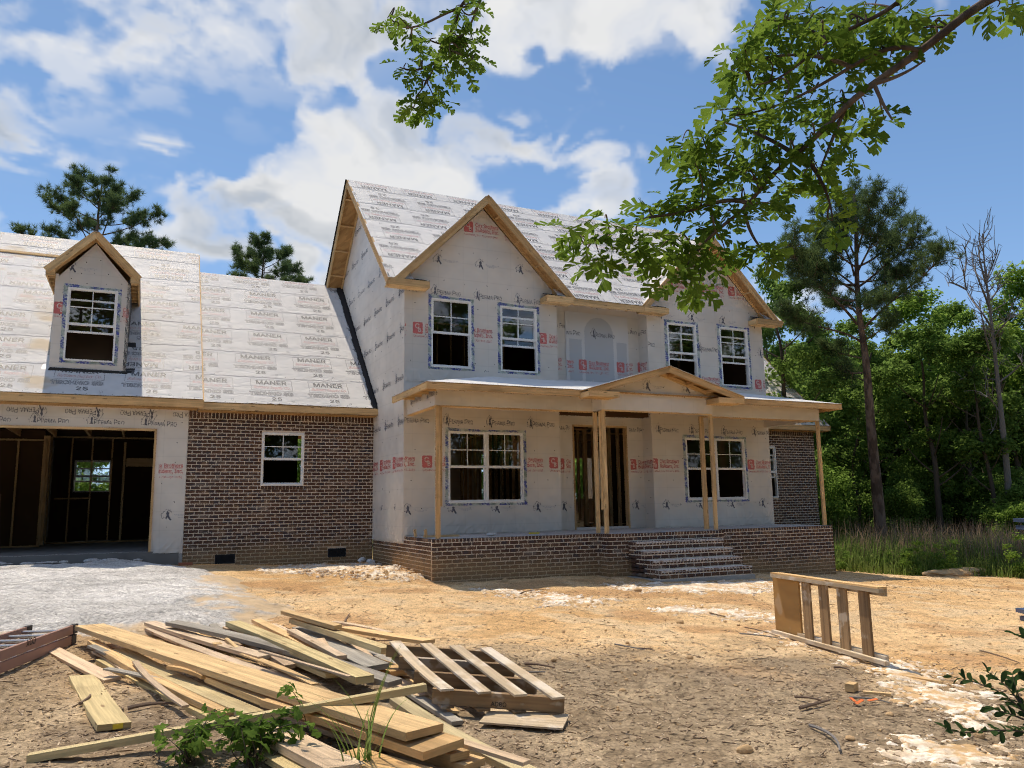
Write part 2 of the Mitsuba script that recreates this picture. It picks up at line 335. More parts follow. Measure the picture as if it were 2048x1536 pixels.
def gravel_fn(p, n, uv):
    c_ = fbm(p.x*7, p.y*7, 7, 4); d, d2, w = voronoi(p.x*38, p.y*38)
    c = mix((.58, .57, .55), (.45, .44, .42), smoothstep(.3, .7, fbm(p.x*.9, p.y*.9, 2, 4)))
    tr = smoothstep(.56, .66, fbm((p.x+.6*p.y)*.7, (p.y-.3*p.x)*4.5, 4, 4))
    c = mix(c, C3(.33, .325, .31), tr*.5)
    c = c*(.72+.5*w)*(.8+.4*c_)
    t = dr.maximum(smoothstep(-4.9, -3.2, p.x-.25*(p.y-3)*.2), smoothstep(-3.0, -4.7, p.y)); nn = .6*fbm(p.x*1.6, p.y*1.6, 6, 4)+.4*c_
    return mix(c, C3(.52, .40, .26)*(.7+.5*c_), smoothstep(.50, .66, nn*.62+.42*t-.06))
def gravel_bump(p, n, uv): return fbm(p.x*9, p.y*9, 3, 4)+.5*noise(p.x*45, p.y*45)
M('gravel', bump(pr(proc(gravel_fn), .95, .1), gravel_bump, .035, 4e-3))
def lime_fn(p, n, uv):
    c = mix((.72, .66, .57), (.56, .46, .34), smoothstep(.35, .62, fbm(p.x*7, p.y*7, 3, 4)))*(.85+.3*noise(p.x*70, p.y*70, 4))
    return mix(c, C3(.50, .34, .18), smoothstep(.47, .63, fbm(p.x*3.1+5, p.y*3.1, 8, 4)*.45+.55*fbm(p.x*24, p.y*24, 2, 4)))
M('lime', bump(pr(proc(lime_fn), .95, .1), ground_bump, .03, 4e-3))
def chip_fn(p, n, uv):
    h = cell_rand(p.x*37, p.y*37); h2 = cell_rand(p.x*29, p.y*31, 4)
    c = mix((.19, .135, .09), (.34, .26, .18), h); return mix(c, C3(.52, .42, .30), smoothstep(.78, .85, h2))
M('chips', pr(proc(chip_fn), .9, .15))
def bark_fn(p, n, uv): return mix((.085, .062, .050), (.19, .145, .12), smoothstep(.35, .65, fbm(p.x*9, p.y*9, p.z*3, 4)))
M('bark', bump(pr(proc(bark_fn), .95, .1), lambda p, n, uv: fbm(p.x*14, p.y*14, p.z*5, 4), .05, 4e-3))
M('bark_dark', pr((.085, .068, .055), .95, .1))
M('dry_stick', pr((.17, .125, .095), .95, .1))
M('bark_grey', pr((.19, .18, .175), .9, .1))
def thin(fn, tr=1.0): return {'type': 'principledthin', 'base_color': proc(fn), 'roughness': .55, 'spec_trans': 0.0, 'diff_trans': tr, 'eta': 1.33}
def leaf_fn(c0, c1, c2, s):
    def fn(p, n, uv):
        h = cell_rand(p.x*s, p.y*s, p.z*s); b = fbm(p.x*.55, p.y*.55, p.z*.55, 3)
        return mix(mix(c0, c1, smoothstep(.35, .65, b)), C3(*c2), h*.55)
    return fn
M('leaf_dark', thin(leaf_fn((.11, .195, .045), (.16, .255, .06), (.20, .30, .07), 5), 1.4))
M('leaf_mid', thin(leaf_fn((.155, .265, .055), (.22, .345, .07), (.25, .37, .085), 5), 1.4))
M('leaf_bright', thin(leaf_fn((.18, .30, .05), (.25, .38, .065), (.28, .40, .09), 5), 1.35))
M('needles', thin(leaf_fn((.085, .14, .065), (.115, .175, .07), (.15, .21, .075), 3), 1.0))
M('grass_blade', thin(leaf_fn((.11, .20, .04), (.23, .33, .08), (.30, .33, .14), 9), 1.3))
M('straw', thin(leaf_fn((.30, .23, .16), (.36, .27, .20), (.25, .18, .15), 9), .8))
def oak_fn(p, n, uv):
    h = uv.x; b = cell_rand(dr.floor(uv.x*97), 3, 3)
    vein = smoothstep(.02, .0, dr.abs(uv.y))
    c = mix((.08, .15, .022), (.155, .245, .034), b)
    return mix(c, C3(.22, .28, .09), vein*.5)
M('oak_leaf', {**thin(oak_fn, 1.25), 'roughness': .45})
M('seedling_leaf', {**thin(leaf_fn((.09, .17, .032), (.135, .225, .045), (.16, .26, .05), 25), 1.1), 'roughness': .4})
M('waxy_leaf', {**thin(leaf_fn((.030, .060, .022), (.05, .085, .03), (.06, .10, .035), 40), .5), 'roughness': .25})
M('rail_brown', pr((.30, .17, .135), .5, .4))
M('aluminium', pr((.55, .56, .58), .35, .5, metallic=.85))
M('rubber', pr((.03, .03, .032), .6))
M('tag_yellow', pr((.70, .55, .05), .5))
M('pvc', pr((.70, .70, .69), .4))
M('card', pr((.20, .13, .075), .8))
M('red_brick', pr((.33, .13, .075), .85))
M('trailer_blue', pr((.045, .075, .16), .4, .5))
M('trailer_grey', pr((.22, .23, .26), .4, .5))
M('lamp_orange', pr((.45, .12, .02), .3, .5))
M('orange_plastic', pr((.65, .16, .04), .5))
M('black_paint', pr((.03, .028, .03), .6))
M('soil_clod', pr((.46, .32, .18), .95, .1))
M('plastic_film', pr((.5, .5, .5), .25, .6))
# ---------------------------------------------------------------- the house
H = thing('house', 'unfinished two-storey house in white house wrap with brick wings, dormer and long front porch', 'house')
FY = 1.94; RY = 2.34; LY = 4.42; W = 10.36; B0, B1 = 3.86, 6.50
def front(y): return Fr((0, y, 0), (1, 0, 0), (0, 0, 1))
def left(x): return Fr((x, 0, 0), (0, -1, 0), (0, 0, 1))
def right(x): return Fr((x, 0, 0), (0, 1, 0), (0, 0, 1))
def mainz(y): return 5.55+.95*(min(y, 11.46-y)-1.62)
PRINT = {'perma_ink': [], 'fine_ink': [], 'red_ink': [], 'white_ink': [], 'nail_cap': []}
# --- print on the wrap
def house_logo(h):
    L = lambda pts, w=.036: stroke([(x*h, y*h) for x, y in pts], w*h)
    return unary_union([L([(0, .32), (.62, 1.0), (1.1, .62)]), L([(.14, .40), (.14, 0), (.30, 0)]), L([(1.1, .62), (1.0, .75), (1.0, .95)]),
        Polygon([(x*h, y*h) for x, y in [(.55, .55), (.72, .78), (.9, .55), (.84, .3), (1.12, -.18), (1.0, -.28), (.74, .1), (.58, -.12), (.5, -.02), (.62, .3)]]), L([(.3, .12), (.5, .12)], .04)])
def perma_big():
    lg = house_logo(.23); x = .245
    parts = [lg]
    for s, h in (('P', .118), ('ERMA', .092), ('P', .118), ('RO', .092)):
        if parts and s == 'P' and len(parts) > 1: x += .045
        t = at(text(s, h, False, 1.28), x-text(s, h, False, 1.28).bounds[0], .0); parts.append(t); x = t.bounds[2]+.018
    g = unary_union(parts); return affinity.scale(g, .73/width(g), 1, origin=(0, 0))
def small_logo():
    return house_logo(.2), unary_union([stroke([(.27, .07), (.62, .07)], .007), stroke([(.30, .045), (.58, .045)], .007), stroke([(.36, .015), (.5, .015)], .007)])
def cox():
    sq = sbox(.03, .03, .20, .235).buffer(.03)
    c = at(text('C', .105, True), .045, .125); b = at(text('B', .088, True), .115, .045)
    tx = [at(text('Cox Brothers', .088, True, 1.02), .285, .155), at(text('Builders, Inc.', .088, True, 1.02), .285, .035)]
    ln = [at(text('Lincolnton, GA • 706-359-3053', .048, False, 1.0), .012, -.075)]
    tx = [affinity.scale(t, .60/width(tx[1]), 1, origin=(.285, 0)) for t in tx]; ln[0] = affinity.scale(ln[0], .86/width(ln[0]), 1, origin=(.012, 0))
    return unary_union([sq.difference(unary_union([c, b]))]+tx+ln+[stroke([(.285, .135), (.86, .135)], .006)]), unary_union([c, b])
PB = perma_big(); SL, SLF = small_logo(); CX, CXW = cox()
PER = 1.045
def put_print(fr, region, ink, g, h=.004):
    g = g.intersection(region)
    m = fr.flat(g, h) if not g.is_empty else None
    if m is not None: PRINT[ink].append(m)
def rows(fr, region, spec):
    """spec: (kind, a phase, b, flip); repeats every PER along a."""
    x0, y0, x1, y1 = region.bounds
    for kind, ph, b, flip in spec:
        k = math.floor((x0-ph)/PER)-1
        while ph+k*PER < x1:
            a = ph+k*PER; k += 1
            f = lambda g: at(affinity.rotate(g, 180, origin=(.35, .06)), a, b) if flip else at(g, a, b)
            if kind == 'p': put_print(fr, region, 'perma_ink', f(PB))
            if kind == 's': put_print(fr, region, 'perma_ink', f(SL)); put_print(fr, region, 'fine_ink', f(SLF))
            if kind == 'c': put_print(fr, region, 'red_ink', f(CX))
_nr = np.random.default_rng(5)
_disc = Polygon([(math.cos(t)*.011, math.sin(t)*.011) for t in np.arange(7)*math.pi*2/7])
def nails(fr, region, da, db):
    x0, y0, x1, y1 = region.bounds; gs = []
    b = y0+.06
    while b < y1:
        a = x0+.06+_nr.uniform(0, da)
        while a < x1: gs.append(at(_disc, a, b+_nr.normal(0, .03))); a += da*_nr.uniform(.7, 1.3)
        b += db*_nr.uniform(.85, 1.15)
    put_print(fr, region, 'nail_cap', unary_union(gs), .006)
# --- wall skins
WIN1 = [(.63, 1.60, 3.71, 5.30), (2.34, 3.30, 3.71, 5.28)]; WIN3 = [(7.12, 8.06, 3.69, 5.29), (8.85, 9.82, 3.70, 5.31)]
DBL = (1.03, 2.88, .68, 2.28); RWI = (7.53, 9.47, .67, 2.27)
hole = lambda w, g=.0: sbox(w[0]-g, w[2]-g, w[1]+g, w[3]+g)
def gable_poly(x0, x1, zb, ze, zt): return Polygon([(x0, zb), (x1, zb), (x1, ze), ((x0+x1)/2, zt), (x0, ze)])
def skin(fr, poly, holes, th=.14, label=None, h=0.0, mat='house_wrap'):
    p = poly
    for w in holes: p = p.difference(hole(w))
    obj(H+'__wall', fr.slab(p, h-th, h), mat, label=label)
    q = poly.buffer(-.012)
    for w in holes: q = q.difference(hole(w, .075))
    return q
F1 = front(FY)
lb = skin(F1, gable_poly(0, B0, -.1, 5.66, 7.60), WIN1+[DBL], label='front wall of the left bay in white wrap under the left gable')
rows(F1, lb, [('p', .62, 5.40, 0), ('c', .20, 4.44, 0), ('s', .78, 3.50, 0), ('s', .66, 6.16, 0), ('c', 1.44, 6.98, 0), ('p', .90, 2.44, 0), ('c', .42, 1.46, 0), ('s', 1.00, .50, 0)])
nails(F1, lb, .5, .62)
rb = skin(F1, gable_poly(B1, W, -.1, 5.66, 7.60), WIN3+[RWI], label='front wall of the right bay in white wrap under the right gable')
rows(F1, rb, [('s', 7.03+.78, 5.42, 0), ('p', 7.22-.2, 4.60, 0), ('c', 6.5+1.40, 3.66, 0), ('c', 7.15, 6.22, 0), ('p', 6.62, 2.40, 0), ('c', 6.42, 1.46, 0), ('s', 6.72, .50, 0)])
nails(F1, rb, .55, .6)
FR_ = front(RY); DOOR = (4.43, 6.02, .06, 2.56)
rc = skin(FR_, sbox(B0-.1, -.1, B1+.1, 6.10), [DOOR], label='recessed middle wall in white wrap with the front door opening')
PANEL = sbox(4.30, 3.52, 6.16, 5.42)
rows(FR_, rc.difference(PANEL), [('p', 3.62, 4.98, 0), ('c', 3.30, 3.98, 0), ('p', 3.72, 2.42, 0), ('c', 3.95, 1.46, 0), ('s', 4.0, .5, 0)])
nails(FR_, rc.difference(PANEL), .5, .6)
for x in (B0, B1):      # the short returns of the two bays
    fr = left(B1) if x == B1 else right(B0)
    p = sbox(-RY, -.1, -FY, 5.7) if x == B1 else sbox(FY, -.1, RY, 5.7)
    obj(H+'__wall', fr.slab(p, -.12, .0), 'house_wrap')
    if x == B1: rows(fr, p, [('p', -2.72, 4.95, 0), ('c', -2.9, 3.98, 0), ('c', -2.7, 1.46, 0)]); nails(fr, p, .3, .4)
# the sheet of wrap over the arched window opening, with the opening showing faintly
obj(H+'__window_cover', FR_.slab(PANEL, .012, .018), 'clear_wrap', label='loose sheet of wrap pinned over the arched stair window')
arch = unary_union([sbox(4.85, 3.62, 5.70, 4.9), shapely.Point(5.27, 4.9).buffer(.425), sbox(4.40, 3.62, 4.76, 4.72), sbox(5.80, 3.62, 6.1, 4.72)])
M('faint_wrap', pr((.44, .455, .48), .35, .5))
obj(H+'__arched_window', FR_.flat(arch, .0195), 'faint_wrap', label='arched window with two side lights showing through the wrap')
rows(FR_, PANEL.buffer(-.02), [('p', 4.02, 4.80, 0), ('c', 4.70, 3.98, 0)]) if False else None
for a in (4.0, 5.02): put_print(FR_, PANEL.buffer(-.02), 'perma_ink', at(PB, a, 4.82), .022)
for a in (3.62, 4.66, 5.78): put_print(FR_, PANEL.buffer(-.02), 'red_ink', at(CX, a, 3.94), .022)
# side walls
SL_ = left(0.0)
sp = Polygon([(-9.5, -.14), (-FY+.002, -.14), (-FY+.002, mainz(FY)-.12), (-5.73, mainz(5.73)-.12), (-9.5, mainz(9.5)-.12)])
ls = skin(SL_, sp, [], label='left side wall in white wrap above the link roof')
rows(SL_, ls, [('p', -2.62+.2, z, 0) for z in (2.42, 5.38)]+[('c', -2.75, 1.46, 0)]+[('s', -2.7, .5, 0)]+[('p', -2.62+.3*i, z, 0) for i, z in enumerate((3.4, 4.5, 6.3, 7.3, 8.2))])
nails(SL_, ls, .6, .55)
obj(H+'__wall', right(W).slab(affinity.scale(sp, -1, 1, origin=(0, 0)), -.14, 0), 'house_wrap')
obj(H+'__wall', Fr((0, 9.5, 0), (-1, 0, 0), (0, 0, 1)).slab(sbox(-W, -.14, 0, 5.6).difference(unary_union([sbox(-9.6, .8, -7.6, 2.2), sbox(-7, .1, -4.9, 2.3), sbox(-3.6, .8, -2.2, 2.2), sbox(-1.7, .8, -.6, 2.2)])), -.14, 0), 'house_wrap')
# --- lap bands of the wrap (upper sheet over lower)
for fr, a0, a1, b in ((F1, .02, B0-.02, 5.63), (F1, .02, B0-.02, 2.98), (SL_, -4.3, -FY-.02, 3.35), (SL_, -9.0, -FY-.02, 5.0), (SL_, -9.3, -2.6, 6.5), (F1, B1+.02, W-.02, 4.95)):
    p = [(a0, b)]; n = 26
    low = [(a0+(a1-a0)*i/n, b-.16-.05*math.sin(i*.7)*(_nr.random()) - (.0 if i % 7 else .02)) for i in range(n+1)]
    poly = Polygon([(a0, b)]+low+[(a1, b)])
    for w in WIN1+WIN3: poly = poly.difference(hole(w, .08)) if fr is F1 else poly
    if poly.area > .01: obj(H+'__wrap_lap', fr.slab(poly, .0005, .0035), 'house_wrap')

# --- windows
def window(fr, w, h0=.02, raised=True, tape=True, mull=None, key='window', lower_glass=False, label=None):
    x0, x1, z0, z1 = w
    k = thing(H+'__'+key, label, None) if False else None
    n = 0; base = H+'__'+key
    while base in _wk: n += 1; base = '%s__%s_%03d' % (H, key, n)
    _wk.add(base)
    if label: tag(base, label)
    fwd = .036
    def part(name, ms, mat): obj(base+'__'+name, cat(ms), mat)
    units = [(x0, x1)] if mull is None else [(x0, mull), (mull, x1)]
    fr_m, gl, mu = [], [], []
    for (a, b) in units:
        f = fwd
        fr_m += [fr.box(a, a+f, z0, z1, -.06, h0), fr.box(b-f, b, z0, z1, -.06, h0), fr.box(a+f, b-f, z1-f, z1, -.06, h0-.001), fr.box(a+f-.01, b-f+.01, z0, z0+f, -.06, h0+.012)]
        zm = z0+(z1-z0)*.505
        s = .025
        # upper sash
        u0, u1, v0, v1 = a+f, b-f, zm-.03, z1-f
        fr_m += [fr.box(u0, u0+s, v0, v1, -.035, -.006), fr.box(u1-s, u1, v0, v1, -.035, -.006), fr.box(u0, u1, v1-s*.8, v1, -.036, -.007), fr.box(u0, u1, v0, v0+.055, -.034, .002)]
        mu += [fr.box((u0+u1)/2-.009, (u0+u1)/2+.009, v0+.05, v1-s*.8, -.024, -.010), fr.box(u0+s, u1-s, (v0+v1)/2+.002, (v0+v1)/2+.022, -.0245, -.0105)]
        gl.append(fr.flat(sbox(u0+s*.5, v0+.02, u1-s*.5, v1-s*.5), -.02))
        # lower sash, pushed up behind the upper one
        d = (.50*(v1-v0) if raised else 0)
        if raised:
            l0 = v0-.16
            fr_m += [fr.box(u0, u1, l0, l0+.045, -.075, -.045), fr.box(u0, u0+s, l0, v1-.2, -.0755, -.0455), fr.box(u1-s, u1, l0, v1-.2, -.0755, -.0455)]
            mu += [fr.box((u0+u1)/2-.009, (u0+u1)/2+.009, l0, v1-.2, -.07, -.055), fr.box(u0, u1, v1-.24, v1-.2, -.074, -.05)]
            gl.append(fr.flat(sbox(u0+s*.5, l0+.02, u1-s*.5, v1-.2), -.062))
        else:
            fr_m += [fr.box(u0, u0+s*.8, z0+f, v0, -.07, -.04), fr.box(u1-s*.8, u1, z0+f, v0, -.07, -.04), fr.box(u0, u1, z0+f, z0+f+.035, -.071, -.041)]
    part('frame', fr_m, 'vinyl'); part('muntin', mu, 'vinyl'); part('glass', gl, 'glass')
    if tape:
        t = .075; j = lambda: _nr.uniform(-.012, .012)
        o = Polygon([(x0-t+j(), z0-.05), (x1+t+j(), z0-.05+j()), (x1+t+j(), z1+t*.8+j()), ((x0+x1)/2, z1+t*.7+j()), (x0-t+j(), z1+t+j())])
        obj(base+'__flashing_tape', fr.slab(o.difference(hole(w, -.004)), -.02, .007), 'tape')
    return base
_wk = set()
window(F1, WIN1[0], raised=False, label='upper window left of the left gable pair')
window(F1, WIN1[1], raised=True, label='upper window right of the left gable pair')
window(F1, WIN3[0], raised=True, label='upper window left of the right gable pair')
window(F1, WIN3[1], raised=True, label='upper window right of the right gable pair')
window(F1, DBL, raised=False, mull=(DBL[0]+DBL[1])/2, label='double window left of the front door')
window(F1, RWI, raised=False, mull=(RWI[0]+RWI[1])/2, label='double window right of the front door')
# --- front door opening with its rough frame
wood(H+'__door_frame', [lumber((DOOR[0]+.02, RY+.06, 0), (DOOR[0]+.02, RY+.06, 2.56), .14, .04, side=(0, 1, 0)), lumber((DOOR[1]-.02, RY+.06, 0), (DOOR[1]-.02, RY+.06, 2.56), .14, .04, side=(0, 1, 0)), lumber((DOOR[0]+.04, RY+.06, 2.54), (DOOR[1]-.04, RY+.06, 2.54), .14, .04, side=(0, 1, 0))], label='rough wooden frame of the front door opening')

# --- interior: floors, stud walls, stair
obj(H+'__floor', cat([bx(.1, W-.1, FY, 9.4, -.12, -.02), bx(.14, W-.14, FY+.1, 9.4, 2.78, 2.98)]), 'shaded_inner_board')
st = []
def stud_wall(x0, x1, y0, y1, z0, z1, gap=.41, opening=None):
    n = max(1, int(round(math.hypot(x1-x0, y1-y0)/gap))); l = []
    e = np.array([x1-x0, y1-y0, 0.]); e /= np.linalg.norm(e)
    for i in range(n+1):
        t = i/n; x, y = x0+(x1-x0)*t, y0+(y1-y0)*t
        if opening and opening[0] < t < opening[1]: continue
        l.append(lumber((x, y, z0+.04), (x, y, z1-.04), .09, .04, side=(-e[1], e[0], 0)))
    for z in (z0+.02, z1-.02): l.append(lumber((x0, y0, z), (x1, y1, z), .09, .04, side=(-e[1], e[0], 0)))
    return l
for a in ((.3, 3.9, 5.4, 5.4, -.02, 2.78), (4.25, 4.25, 3.0, 9.0, -.02, 2.78), (6.45, 6.45, 2.6, 5.6, -.02, 2.78), (6.6, 10.2, 6.2, 6.2, -.02, 2.78), (5.3, 6.4, 5.2, 5.2, -.02, 2.78)):
    wood(H+'__stud_wall', stud_wall(*a))
for a in ((.3, 3.8, 5.0, 5.0, 2.98, 5.5), (6.6, 10.2, 5.0, 5.0, 2.98, 5.5)):
    wood(H+'__stud_wall', stud_wall(*a))
obj(H+'__inner_wall', cat([bx(.2, 3.9, 5.5, 5.52, 2.98, 5.6), bx(6.6, 10.2, 5.5, 5.52, 2.98, 5.6), bx(4.3, 6.4, 7.6, 7.62, -.02, 5.6), bx(.2, 2.2, 5.5, 5.52, -.02, 2.78), bx(7.9, 10.2, 6.3, 6.32, -.02, 2.78), bx(.2, W-.2, 2.5, 9.4, 5.75, 5.77), bx(W-.2, W-.18, 2.1, 9.4, -.02, 5.7), bx(.18, .2, 2.1, 9.4, -.02, 5.7)]), 'shaded_inner_board')  # includes dark side linings, added so the window openings look shaded
for i in range(13):
    wood(H+'__stair_tread', lumber((4.35, 3.45+.25*i, .19*(i+1)), (5.25, 3.45+.25*i, .19*(i+1)), .28, .035, side=(0, 1, 0)))
    wood(H+'__stair_riser', lumber((4.35, 3.33+.25*i, .19*i+.085), (5.25, 3.33+.25*i, .19*i+.085), .16, .018, side=(0, 0, 1)))
# ---------------------------------------------------------------- roofs
def slope_fr(x0, y0, z0, s, back=False):
    return Fr((x0, y0, z0), (1, 0, 0), (0, 1, s))
def fit(t, w, h): b = t.bounds; t = affinity.translate(t, -(b[0]+b[2])/2, -b[1]); return affinity.scale(t, w/(b[2]-b[0]), h/(b[3]-b[1]), origin=(0, 0))
def maner_block():
    o = sbox(-.475, -.02, .475, .42)
    frame = o.difference(o.buffer(-.011))
    m = affinity.translate(fit(text('MANER', 1, True), .70, .165), 0, .21)
    s = affinity.translate(fit(affinity.skew(text('Builders Supply Co.', 1), 20), .84, .135), 0, .025)
    t = fit(text('TECHNO SB', 1, True), .98, .125); t = t.buffer(.011).difference(t.buffer(-.006)); t = affinity.translate(t, -.03, -.20)
    n = affinity.translate(fit(text('25', 1, True), .23, .125), .08, -.40)
    r = shapely.Point(.44, -.42).buffer(.035, quad_segs=3); r = r.difference(r.buffer(-.008))
    return {'maner_ink': unary_union([m, n]), 'maner_outline': unary_union([frame, t, r]), 'maner_red': s}
MB = maner_block()
def sheets(key, fr, poly, s0, s1, plan, period=1.34, cover=1.03, seed=1, th=.004):
    """Courses of underlayment lapped like shingles, each a part; plan gives per course (phase, flip)."""
    rg = np.random.default_rng(seed); ink = {k: [] for k in MB}
    x0, _, x1, _ = poly.bounds; n = int(math.ceil((s1-s0)/cover))
    for i in range(n):
        b0 = s0+i*cover; b1 = min(b0+cover+.12, s1)
        xs = np.linspace(x0-.02, x1+.02, 40); low = [(x, b0+rg.normal(0, .010)+.016*math.sin(x*2.1+i*2)) for x in xs]
        q = Polygon(low+[(x1+.02, b1), (x0-.02, b1)]).intersection(poly)
        if q.is_empty or q.area < .02: continue
        hb, ht = .013, .006
        m = fr.slab(q, 0, th)
        rel = (m.vertices-fr.o)@fr.ey; m.vertices = m.vertices+np.outer(ht+(hb-ht)*np.clip((b1-rel)/(b1-b0), 0, 1), fr.n)
        obj(key+'__sheet', m, 'underlayment')
        # small fastener caps and laps
        ph, flip, split = plan[i % len(plan)]
        vis = Polygon(low+[(x1+.02, min(b0+cover, s1)), (x0-.02, min(b0+cover, s1))]).intersection(poly).buffer(-.006)
        k = math.floor((x0-ph)/period)-1
        while ph+k*period < x1+1:
            a = ph+k*period+rg.normal(0, .01); k += 1
            f = flip if split is None else (flip if a < split else not flip)
            for name, g in MB.items():
                gg = at(affinity.rotate(g, 180, origin=(0, -.045)) if f else g, a, b0+.54)
                gg = gg.intersection(vis)
                if not gg.is_empty:
                    mm = fr.flat(gg, 0)
                    if mm is not None:
                        rel = (mm.vertices-fr.o)@fr.ey
                        mm.vertices = mm.vertices+np.outer(ht+(hb-ht)*np.clip((b1-rel)/(b1-b0), 0, 1)+th+.0025, fr.n); ink[name].append(mm)
        caps = unary_union([at(_disc, x+rg.normal(0, .02), b0+.035+rg.normal(0, .008)) for x in np.arange(x0+.1, x1, .23)]).intersection(vis)
        mm = fr.flat(caps, 0)
        if mm is not None:
            mm.vertices = mm.vertices+(hb+th+.003)*fr.n; ink['maner_ink'].append(mm)
    for name, l in ink.items():
        if l: obj(key+'__print', cat(l), name, label={'maner_ink': 'bold grey lettering printed on the roof sheets', 'maner_outline': 'outlined grey lettering and boxes printed on the roof sheets', 'maner_red': 'red script printed on the roof sheets'}[name])
# --- main roof
MX0, MX1 = -.47, W+.47; SM = .95; cm = math.sqrt(1+SM*SM)
fm = slope_fr(0, 1.62, 5.55, SM); Lm = (5.73-1.62)*cm
cut = unary_union([sbox(.12, -1, B0-.12, .34*cm), sbox(B1+.12, -1, W-.12, .34*cm)])
mp = sbox(MX0, 0, MX1, Lm).difference(cut)
obj(H+'__main_roof', cat([fm.slab(mp, -.10, 0), Fr((0, 9.84, 5.55), (-1, 0, 0), (0, -1, SM)).slab(sbox(-MX1, 0, -MX0, Lm), -.10, -.0)]), 'osb', label='steep main roof over the two-storey block')
sheets(H+'__main_roof', fm, mp, 0, Lm, [(.55, 1, None), (.10, 1, 4.9), (.35, 1, None), (.05, 1, None), (.45, 1, None), (.2, 1, None)], seed=2)
obj(H+'__main_roof__sheet', Fr((0, 9.84, 5.55), (-1, 0, 0), (0, -1, SM)).slab(sbox(-MX1-.04, -.05, -MX0+.04, Lm), .006, .01), 'felt', label='dark underside of the sheet on the back slope')
def lerp(a, b, t): return [a[i]+(b[i]-a[i])*t for i in range(3)]
# left and right rakes: fascia board, inner barge, lookouts
for x, sg in ((MX0, 1), (MX1, -1)):
    for (ya, yb) in ((1.62, 5.73), (9.84, 5.73)):
        a = (x+sg*.02, ya, mainz(ya)-.10); b = (x+sg*.02, yb, mainz(yb)-.10)
        wood(H+'__rake_board', lumber(a, b, .17, .04, side=(0, -.69, .72) if ya < 5 else (0, .69, .72)))
        xi = -.03 if sg > 0 else W+.03
        wood(H+'__rake_board', lumber((xi, max(ya, 1.99) if ya < 5 else ya, mainz(max(ya, 1.99) if ya < 5 else ya)-.155), (xi, yb, mainz(yb)-.155), .09, .04, side=(0, -.69, .72) if ya < 5 else (0, .69, .72)))
        for i in range(7):
            t = (i+.5)/7; y = ya+(yb-ya)*t; z = mainz(y)-.155
            wood(H+'__lookout', lumber((x+sg*.04, y, z), (xi-sg*.02, y, z), .09, .04, side=(0, -.69, .72) if ya < 5 else (0, .69, .72)))
# --- the two front gables
def gable_roof(xc, half, zt, zb, y0, y1, key, ext):
    s = (zt-zb)/half; c = math.sqrt(1+s*s); L = half*c
    fl = Fr((xc-half, y1, zb), (0, -1, 0), (1, 0, s)); frt = Fr((xc+half, y0, zb), (0, 1, 0), (-1, 0, s))
    yv = lambda z: 1.62+(z-5.55)/.95+.06
    v0, v1 = max(yv(zb), y0+.12), min(yv(zt), y1)
    pr_ = Polygon([(0, 0), (v0-y0, 0), (v1-y0, L), (0, L)]); pl_ = affinity.translate(affinity.scale(pr_, -1, 1, origin=(0, 0)), y1-y0, 0)
    obj(key, cat([fl.slab(pl_, -.09, 0), frt.slab(pr_, -.09, 0)]), 'osb')
    for f, nm in ((fl, 0), (frt, 1)):
        pz = pl_ if nm == 0 else pr_; obj(key+'__sheet', f.slab(pz, .004, .009), 'underlayment')
        ik = {k: [] for k in MB}
        for a in np.arange(.2, y1-y0, 1.34):
            for bq in (.55, 1.6, 2.6):
                for k, g in MB.items():
                    gg = at(affinity.rotate(g, 90, origin=(0, 0)), a+.45, bq).intersection(pz.buffer(-.02))
                    mm = f.flat(gg, .0115) if not gg.is_empty else None
                    if mm is not None: ik[k].append(mm)
        for k, l in ik.items():
            if l: obj(key+'__print', cat(l), k)
    # rake fascia pair with lookouts between
    for sg in (-1, 1):
        n_ = (sg*s/c, 0, 1/c)
        a = np.array((xc+sg*half, y0+.02, zb-.085)); b = np.array((xc, y0+.02, zt-.085*1.0))
        a2 = a+np.array([n_[0], 0, n_[2]])*-.0
        wood(H+'__rake_board', lumber(a, b+np.array([sg*.0, 0, 0]), .165, .04, side=n_))
        ai = a+np.array([0, ext-.06, 0]); bi = b+np.array([0, ext-.06, 0])
        wood(H+'__rake_board', lumber(ai+np.array([-sg*.04, 0, -.05]), bi+np.array([0, 0, -.05]), .09, .04, side=n_))
        for i in range(4):
            t = (i+.6)/4.2; q = a+(b-a)*t
            wood(H+'__lookout', lumber(q+np.array([0, .02, -.04]), q+np.array([0, ext-.08, -.04]), .09, .04, side=n_))
gable_roof(1.93, 2.21, 7.83, 5.60, 1.60, 4.05, H+'__gable_roof', .34)
gable_roof(8.43, 2.21, 7.83, 5.60, 1.60, 4.05, H+'__gable_roof_001', .34)
